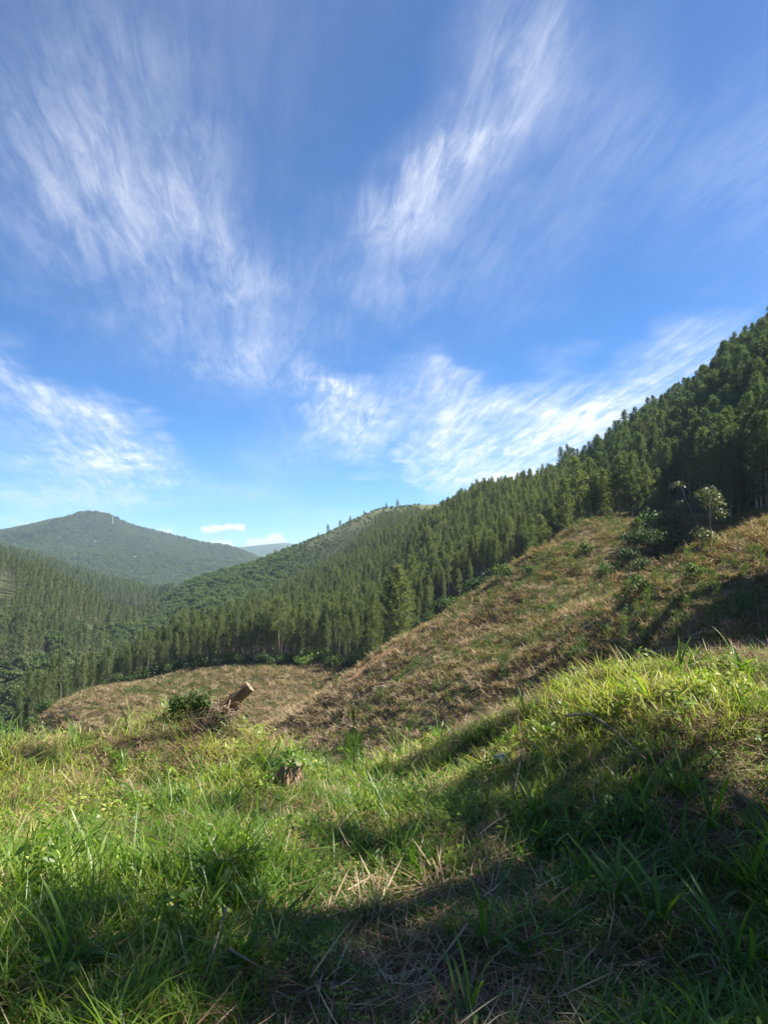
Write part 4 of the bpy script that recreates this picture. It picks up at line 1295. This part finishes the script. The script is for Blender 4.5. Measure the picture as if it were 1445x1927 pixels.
    build('grass', 'green and yellowing grass covering the near bank', 'grass', ['grass', 'grass_yellow'], X, Y, Z, s, idx, tone)
    build('straw', 'tan straw and brown litter lying between the grass of the near bank', 'straw', ['straw', 'litter'], np.append(X, X2), np.append(Y, Y2), np.append(Z, Z2),
          np.append(s, rng.uniform(0.7, 1.3, n2)), np.append(idx, idx2), np.append(tone, rng.random(n2)))


near_grass()


# ------------------------------------------------------------------ single plants on the bank
def leaf_mesh(L, W, lean, curv, seed, seg=7):
    rng = np.random.default_rng(seed)
    V, Fc = [], []
    x = z = 0.0
    for s in range(seg + 1):
        t = s / seg
        if s:
            th = lean + curv * (t - 0.5 / seg); x += L / seg * math.sin(th); z += L / seg * math.cos(th)
        w = W * (math.sin(math.pi * min(1, 0.12 + 0.88 * t)) ** 0.6 if t < 1 else 0.03) * 0.5
        side = 0.04 * L * math.sin(2.5 * t + seed)
        for k in (-1, 0, 1):
            V.append([x, side + k * w, z + abs(k) * w * 0.45])
    for s in range(seg):
        for k in range(2):
            b = s * 3 + k
            Fc.append((b, b + 1, b + 4, b + 3))
    me = mk_mesh('leaf', V, Fc, MAT['grass'], var=np.full(len(V), rng.uniform(0.1, 0.6)), smooth=True)
    return me


def broad_grasses():
    rng = np.random.default_rng(51)
    leaves = [leaf_mesh(rng.uniform(0.24, 0.46), rng.uniform(0.014, 0.025), rng.uniform(0.1, 0.6), rng.uniform(0.5, 1.8), i) for i in range(14)]
    spots = [
        (1235, 1745, 1.0, 'broad-bladed grass plant with one wide pale leaf arching low in the shaded corner'),
        (1160, 1700, 0.95, 'broad-bladed grass plant in deep shade next to the wide pale leaf'),
        (1335, 1560, 1.1, 'tall broad-bladed grass plant in front of the sunlit straw heap'),
        (1205, 1560, 1.1, 'upright broad-bladed grass plant between straw heap and pale stone'),
        (1420, 1700, 1.1, 'broad-bladed grass plant leaning in at the picture edge below the straw heap'),
        (920, 1790, 0.9, 'drooping broad-bladed grass plant beside brown matted straw'),
        (1010, 1550, 0.9, 'broad-bladed grass plant below the pale stone'),
        (1085, 1610, 1.0, 'dark broad-bladed clump in the middle of the shaded grass'),
        (1385, 1840, 1.0, 'broad-bladed grass plant in the dark bottom corner'),
        (450, 1830, 0.7, 'small broad-leaved grass plant in the shaded green lawn'),
        (120, 1830, 0.8, 'broad-leaved grass plant with pale arching leaf in the shaded lawn corner'),
        (60, 1640, 0.8, 'broad-leaved grass plant at the sunny picture edge'),
        (880, 1925, 0.7, 'small broad-leaved clump at the bottom edge among brown straw'),
        (1290, 1500, 0.9, 'narrow upright grass plant at the foot of the sunlit straw heap'),
        (830, 1400, 0.8, 'sunlit arching grass plant on the crest below the leafy weed'),
        (990, 1345, 0.8, 'sunlit grass plant on the crest of the bank near the pale stick'),
        (1275, 1270, 1.0, 'long-bladed grass plant on the bank crest in front of the big shadow'),
        (1400, 1270, 0.9, 'bright long-bladed grass plant on the bank crest near the picture edge'),
        (150, 1415, 0.7, 'bright green grass tussock on the sunny crest over the valley'),
    ]
    for px, py, s, lab in spots:
        x, y, z = hit(px, py, 1.5, 9)
        e = link('broad_leaved_grass', None, None, (x, y, z), (0, 0, rng.uniform(0, 6.28)), (s, s, s))
        tag(e, lab, 'grass plant', 'broad-leaved grass plants on the bank')
        nl = int(rng.integers(9, 14)); a0 = rng.uniform(0, 6.28)
        for k in range(nl):
            link('leaf', leaves[int(rng.integers(0, 14))], e, (rng.normal() * 0.02, rng.normal() * 0.02, 0), (rng.normal() * 0.1, rng.normal() * 0.12, a0 + k * 2.4 + rng.normal() * 0.3), (1, 1, rng.uniform(0.85, 1.2)))


broad_grasses()


def stick(name, pts, r0, r1, label, mat='root', cat='stick', sides=6):
    pts = np.array(pts, float); o = pts[0].copy()
    n = len(pts)
    V, Fc = tube(pts - o, np.linspace(r0, r1, n), sides)
    e = link(name, mk_mesh(name, V, Fc, MAT[mat], smooth=True), None, tuple(o))
    return tag(e, label, cat)


def ground_path(plist, lift):
    out = []
    for (px, py), h in zip(plist, lift):
        x, y, z = hit(px, py, 1.5, 12); out.append((x, y, z + h))
    return out


stick('twig', ground_path([(1065, 1405), (1110, 1408), (1150, 1425), (1215, 1460)], [0.22, 0.24, 0.2, 0.1]), 0.012, 0.005, 'thin dark twig lying across the grass above the straw heap')
stick('twig', ground_path([(830, 1385), (870, 1365), (905, 1350)], [0.14, 0.17, 0.2]), 0.012, 0.008, 'pale weathered stick poking from the grass on the crest')
stick('straw_stalk', ground_path([(880, 1800), (775, 1905)], [0.12, 0.05]), 0.005, 0.003, 'long tan stalk lying in the shaded lawn', 'cut')
stick('straw_stalk', ground_path([(425, 1810), (400, 1860), (370, 1900)], [0.2, 0.12, 0.04]), 0.005, 0.003, 'bent tan stalk standing in the shaded lawn', 'cut')
stick('straw_stalk', ground_path([(430, 1840), (490, 1855)], [0.1, 0.06]), 0.006, 0.004, 'short pale straw lying beside the bent stalk', 'cut')
stick('straw_stalk', ground_path([(960, 1540), (985, 1460), (1010, 1440)], [0.05, 0.2, 0.26]), 0.005, 0.003, 'pale dry stalk rising beside the pale stone', 'cut')


def pale_stone():
    rng = np.random.default_rng(61)
    import bmesh
    bm = bmesh.new()
    bmesh.ops.create_icosphere(bm, subdivisions=3, radius=0.085)
    for v in bm.verts:
        d = v.co.normalized()
        k = 1 + 0.28 * math.sin(d.x * 5 + 1) * math.cos(d.y * 4) + 0.15 * math.sin(d.z * 9 + d.x * 7) + rng.normal() * 0.02
        v.co = Vector((d.x * 0.055 * k, d.y * 0.04 * k, max(-0.05, min(0.07, d.z * 0.1 * k))))
    me = bpy.data.meshes.new('stone'); bm.to_mesh(me); bm.free()
    me.materials.append(MAT['stone'])
    x, y, z = hit(945, 1455, 1.5, 9)
    tag(link('stone', me, None, (x, y, z + 0.07), (0.2, -0.25, 0.4)), 'pale grey broken stone half hidden in the shaded grass', 'stone')


pale_stone()


def old_stump():
    rng = np.random.default_rng(62)
    r = 7.15
    x, y = xy(420, r); z = gz(x, y)
    e = link('uprooted_stump', None, None, (x, y, z))
    tag(e, 'uprooted log end with a sawn face leaning out of a tangle of dry roots', 'stump')
    # log axis leans up and to the right
    base = np.array([0.04, 0.05, 0.14]); ax = norm(np.array([0.30, 0.02, 0.26])); Ln = 0.30
    V, Fc = tube([base - ax * 0.15, base, base + ax * Ln * 0.5, base + ax * Ln], [0.072, 0.068, 0.062, 0.060], 18, False)
    V = [v + rng.normal(size=3) * 0.0025 for v in V]
    log = link('log', mk_mesh('log', V, Fc, MAT['log'], smooth=True), e)
    tip = np.array(V[-18:]); c = tip.mean(0)
    FV = [c + ax * 0.004] + [c + (t - c) * 0.98 + ax * 0.002 for t in tip] + list(tip)
    Ff = [(0, 1 + k, 1 + (k + 1) % 18) for k in range(18)] + [(1 + k, 19 + k, 19 + (k + 1) % 18, 1 + (k + 1) % 18) for k in range(18)]
    link('sawn_face', mk_mesh('sawn_face', FV, Ff, MAT['cut']), log)
    # bark splinters at the cut
    sp = tube([c + np.array([0, 0, 0.06]), c + np.array([0.05, 0, 0.085]), c + np.array([0.13, 0.01, 0.06])], [0.006, 0.005, 0.002], 4)
    link('splinter', mk_mesh('splinter', *sp, MAT['cut']), log)
    for k in range(80):       # each root
        a = rng.uniform(-2.9, 0.6); q = rng.uniform(0.05, 0.55)
        p0 = base + np.array([rng.normal() * 0.09 - 0.05, rng.normal() * 0.07 - 0.05, rng.normal() * 0.06])
        p2 = np.array([-0.05 + q * math.cos(a) * 0.9, q * math.sin(a) * 0.6 - 0.1, rng.uniform(-0.12, 0.12)])
        p1 = (p0 + p2) / 2 + np.array([rng.normal() * 0.07, rng.normal() * 0.05, rng.uniform(0.0, 0.14)])
        t = np.linspace(0, 1, 6)[:, None]
        pts = (1 - t) ** 2 * p0 + 2 * t * (1 - t) * p1 + t ** 2 * p2 + rng.normal(size=(6, 3)) * 0.012
        r0 = rng.uniform(0.003, 0.009)
        link('root', mk_mesh('root', *tube(pts, np.linspace(r0, r0 * 0.35, 6), 5, False), MAT['root'], smooth=True), e)


old_stump()


def root_clump():
    rng = np.random.default_rng(63)
    x, y = xy(548, 5.75); z = gz(x, y)
    e = link('sprouting_stump', None, None, (x, y, z))
    tag(e, 'small stump with hanging roots and a tuft of fresh green leaves on top', 'stump')
    V, Fc = tube([[0, 0, -0.1], [0.0, 0, 0.05], [0.01, 0.02, 0.17], [0, 0.02, 0.2]], [0.075, 0.08, 0.09, 0.05], 12)
    link('stump_wood', mk_mesh('stump_wood', [np.array(v) + rng.normal(size=3) * 0.006 for v in V], Fc, MAT['root'], smooth=True), e)
    for k in range(22):
        a = rng.uniform(2.6, 6.6)
        d = np.array([math.cos(a), math.sin(a), 0])
        p0 = d * 0.05 + np.array([0, 0, rng.uniform(0.1, 0.2)]); p1 = d * rng.uniform(0.1, 0.16) + np.array([0, 0, 0.1]); p2 = d * rng.uniform(0.1, 0.22) + np.array([rng.normal() * 0.05, 0, -0.10])
        t = np.linspace(0, 1, 6)[:, None]
        pts = (1 - t) ** 2 * p0 + 2 * t * (1 - t) * p1 + t ** 2 * p2 + rng.normal(size=(6, 3)) * 0.005
        r0 = rng.uniform(0.003, 0.009)
        link('root', mk_mesh('root', *tube(pts, np.linspace(r0, r0 * 0.5, 6), 5, False), MAT['root'], smooth=True), e)
    pts = [[0.0, -0.1, 0.12], [0.01, -0.16, 0.02], [0.06, -0.2, -0.05], [0.14, -0.2, -0.07]]
    rt = link('root', mk_mesh('root', *tube(pts, [0.011, 0.014, 0.013, 0.006], 7), MAT['log'], smooth=True), e)
    rt['label'] = 'thick red-brown root bent towards the grass'
    n = 170
    a = rng.uniform(0, 6.28, n); q = 0.16 * np.sqrt(rng.random(n))
    C = np.stack([np.cos(a) * q, np.sin(a) * q, 0.2 + rng.uniform(-0.03, 0.12, n) * (1.1 - q / 0.16)], 1)
    Nn = norm(np.stack([np.cos(a), np.sin(a), rng.uniform(0.2, 1.4, n)], 1) + rng.normal(size=(n, 3)) * 0.3)
    LV, LF = leaf_quads(C, Nn, rng.uniform(0.03, 0.06, n), rng, 0.4)
    link('leaves', mk_mesh('leaves', LV, LF, MAT['leaf_bright'], var=np.repeat(rng.random(n), 4)), e)


root_clump()


def leafy_bush():
    SV, SF, CV, CF, var = bush_parts(seed=64, R=0.34, H=0.27, n=620, leaf=0.05, lobes=9, base=0.05, aspect=0.5, stems=8, stem_r=0.007)
    x, y = xy(378, 7.2)
    e = link('leafy_shrub', None, None, (x, y, gz(x, y) - 0.02))
    tag(e, 'low dark-green leafy shrub beside the uprooted log', 'shrub')
    link('stem', mk_mesh('stem', SV, SF, MAT['root']), e)
    link('foliage', mk_mesh('foliage', CV, CF, MAT['leaf'], var=var), e)


leafy_bush()


def crest_seedling():
    rng = np.random.default_rng(65)
    x, y = xy(666, 6.9); z = gz(x, y)
    e = link('pine_seedling', None, None, (x, y, z - 0.02))
    tag(e, 'wispy pine seedling with a needle candle rising above the dip in the bank', 'seedling')
    H = 0.66
    link('stem', mk_mesh('stem', *tube([[0, 0, 0], [0.01, 0, 0.3], [0, 0, H]], [0.008, 0.006, 0.003], 6), MAT['leaf']), e)
    n = 420
    zz = rng.uniform(0.03, 0.42, n); a = rng.uniform(0, 6.28, n); q = 0.02 + 0.10 * rng.random(n) * (1 - zz / 0.7)
    P = np.stack([np.cos(a) * q, np.sin(a) * q, zz], 1)
    D = norm(np.stack([np.cos(a) * 0.4, np.sin(a) * 0.4, np.ones(n)], 1) + rng.normal(size=(n, 3)) * 0.18)
    V, Fc = tri_sprays(P, D, rng.uniform(0.08, 0.16, n), rng.uniform(0.003, 0.005, n), rng)
    link('needles', mk_mesh('needles', V, Fc, MAT['grass'], var=np.repeat(rng.random(n) * 0.5, 3)), e)
    n = 60
    a = rng.uniform(0, 6.28, n)
    P = np.stack([np.cos(a) * 0.006, np.sin(a) * 0.006, rng.uniform(H - 0.1, H, n)], 1)
    D = norm(np.stack([np.cos(a) * 0.15, np.sin(a) * 0.15, np.ones(n)], 1))
    V, Fc = tri_sprays(P, D, rng.uniform(0.05, 0.09, n), rng.uniform(0.004, 0.007, n), rng)
    link('candle', mk_mesh('candle', V, Fc, MAT['leaf_dark'], var=np.repeat(rng.random(n), 3)), e)


crest_seedling()


def leafy_weed():
    x, y = xy(770, 6.3); z = gz(x, y)
    e = link('tall_weed', None, None, (x, y, z))
    tag(e, 'tall thin weed with a few broad yellow-green leaves on the crest', 'weed')
    link('stem', mk_mesh('stem', *tube([[0, 0, 0], [0.01, 0, 0.25], [-0.01, 0, 0.48]], [0.006, 0.005, 0.003], 6), MAT['leaf_bright']), e)
    for k, (h, a, lean, L, W) in enumerate([(0.46, 1.3, 0.1, 0.1, 0.035), (0.44, 2.9, 0.35, 0.075, 0.03), (0.36, 3.1, 1.9, 0.16, 0.02), (0.30, 0.1, 1.2, 0.06, 0.035), (0.24, 3.3, 0.9, 0.17, 0.04), (0.2, 0.4, 0.8, 0.12, 0.03), (0.12, 2.2, 0.8, 0.14, 0.03)]):
        m = leaf_mesh(L, W, lean, 0.5, 70 + k); m.materials[0] = MAT['leaf_bright']
        link('leaf', m, e, (0, 0, h), (0, 0, a))


leafy_weed()


# ------------------------------------------------------------------ umbrella-headed trees at the gully
def umbrella_tree(px, py, H, lean, heads, label, seed):
    rng = np.random.default_rng(seed)
    x, y, z = hit(px, py, 30, 240)
    e = link('umbrella_tree', None, None, (x, y, z - 0.1))
    tag(e, label, 'tree')
    top = np.array([lean[0], lean[1], H])
    pts = [np.zeros(3), top * 0.35 + [0.1, 0, 0], top * 0.7, top * 0.95]
    parts = [tube(pts, [0.09, 0.075, 0.06, 0.04], 7)]
    C, Nn, S, vr = [], [], [], []
    for hx, hy, hz, R, nleaf in heads:
        hc = np.array([hx, hy, hz])
        parts.append(tube([top * 0.7, (top * 0.8 + hc) / 2, hc], [0.045, 0.035, 0.02], 5, False))
        for k in range(int(nleaf * 2.2)):
            a = rng.uniform(0, 6.28); q = R * math.sqrt(rng.random())
            C.append(hc + [math.cos(a) * q, math.sin(a) * q, -0.45 * q * q / R + rng.normal() * 0.2])
            Nn.append(norm(np.array([math.cos(a) * 0.5, math.sin(a) * 0.5, 1.0]) + rng.normal(size=3) * 0.25)); S.append(rng.uniform(0.2, 0.42)); vr.append(rng.random())
    V, Fq = leaf_quads(np.array(C), np.array(Nn), np.array(S), rng, 0.45)
    link('trunk', mk_mesh('trunk', *join(parts), MAT['bark'], smooth=True), e)
    link('crown', mk_mesh('crown', V, Fq, MAT['leaf_pale'], var=np.repeat(vr, 4)), e)


umbrella_tree(1322, 1015, 7.6, (-2.6, 0.6, 0), [(-2.9, 0.6, 7.7, 1.1, 70), (-3.0, 0.2, 5.2, 1.0, 45), (-2.0, 0.6, 5.0, 0.7, 26)], 'thin leaning tree with pale umbrella-like leaf tiers against the dark pines', 601)
umbrella_tree(1335, 1028, 4.6, (0.2, 0.2, 0), [(0.0, 0.1, 5.0, 1.2, 90), (0.5, 0.2, 4.2, 1.1, 80), (0.7, -0.2, 3.2, 0.9, 50)], 'short round-headed tree with pale yellowish leaves on the spur edge', 602)


# ------------------------------------------------------------------ mast and houses on the far mountain
def far_marks():
    x, y = xy(212, 2380); z = gz(x, y)
    m = link('radio_mast', None, None, (x, y, z))
    tag(m, 'slim white mast near the top of the far mountain', 'mast')
    parts = []
    for k in range(3):
        a = k * 2.094
        parts.append(tube([[2.4 * math.cos(a), 2.4 * math.sin(a), 0], [0.5 * math.cos(a), 0.5 * math.sin(a), 34]], [0.35, 0.25], 5))
    for h in np.arange(3, 33, 5):
        q = 2.4 - 1.9 * h / 34
        for k in range(3):
            a, b = k * 2.094, (k + 1) * 2.094
            parts.append(tube([[q * math.cos(a), q * math.sin(a), h], [q * math.cos(b) * .9, q * math.sin(b) * .9, h + 4]], [0.2, 0.2], 4))
    link('lattice', mk_mesh('lattice', *join(parts), MAT['white']), m)
    link('antenna', mk_mesh('antenna', *tube([[0, 0, 33], [0, 0, 40]], [0.3, 0.15], 6), MAT['white']), m)
    for px, py, lab in ((180, 1019, 'upper white house among the trees of the far mountain'), (181, 1033, 'lower white house among the trees of the far mountain'), (255, 1049, 'white house low on the sunny flank of the far mountain')):
        r = np.linspace(1400, 2500, 600); a = math.atan((px - CX) / F)
        t = tan_el(px, py); zz = ground(r * math.sin(a), r * math.cos(a))
        k = int(np.argmax(zz + 8 >= EYE + r * t)); x, y, z = r[k] * math.sin(a), r[k] * math.cos(a), zz[k]
        h = link('house', None, None, (x, y, z), (0, 0, 0.3))
        tag(h, lab, 'house')
        w, d, ht, rf = 2.2, 2.2, 8.5, 1.0
        V = [(-w, -d, -2), (w, -d, -2), (w, d, -2), (-w, d, -2), (-w, -d, ht), (w, -d, ht), (w, d, ht), (-w, d, ht), (-w, 0, ht + rf - 0.3), (w, 0, ht + rf - 0.3)]
        link('wall', mk_mesh('wall', V, [(0, 1, 5, 4), (1, 2, 6, 9, 5), (2, 3, 7, 6), (3, 0, 4, 8, 7)], MAT['white']), h)
        W, D = w + 0.6, d + 0.7
        V = [(-W, -D, ht - .4), (W, -D, ht - .4), (W, 0, ht + rf), (-W, 0, ht + rf), (-W, D, ht - .4), (W, D, ht - .4)]
        V += [(a_, b_, c_ + 0.25) for a_, b_, c_ in V]
        link('roof', mk_mesh('roof', V, [(0, 1, 2, 3), (3, 2, 5, 4), (6, 9, 8, 7), (9, 10, 11, 8), (0, 6, 7, 1), (4, 5, 11, 10)], MAT['tin']), h)


far_marks()


# ------------------------------------------------------------------ air
def haze():
    m, nt, out = new_mat('pale_air')
    v = nt.nodes.new('ShaderNodeVolumePrincipled')
    v.inputs['Color'].default_value = (0.62, 0.80, 1.0, 1)
    v.inputs['Density'].default_value = 0.00012
    v.inputs['Density Attribute'].default_value = ''
    v.inputs['Color Attribute'].default_value = ''
    v.inputs['Temperature Attribute'].default_value = ''
    v.inputs['Anisotropy'].default_value = 0.15
    nt.links.new(v.outputs[0], out.inputs['Volume'])
    b, z0, z1 = 7700.0, -150.0, 230.0
    V = [(-b, -b, z0), (b, -b, z0), (b, b, z0), (-b, b, z0), (-b, -b, z1), (b, -b, z1), (b, b, z1), (-b, b, z1)]
    Fc = [(3, 2, 1, 0), (4, 5, 6, 7), (0, 1, 5, 4), (1, 2, 6, 5), (2, 3, 7, 6), (3, 0, 4, 7)]
    o = link('haze', mk_mesh('haze', V, Fc, m))
    tag(o, 'thin bluish daylight haze lying over the whole valley', 'haze', kind='stuff')


haze()
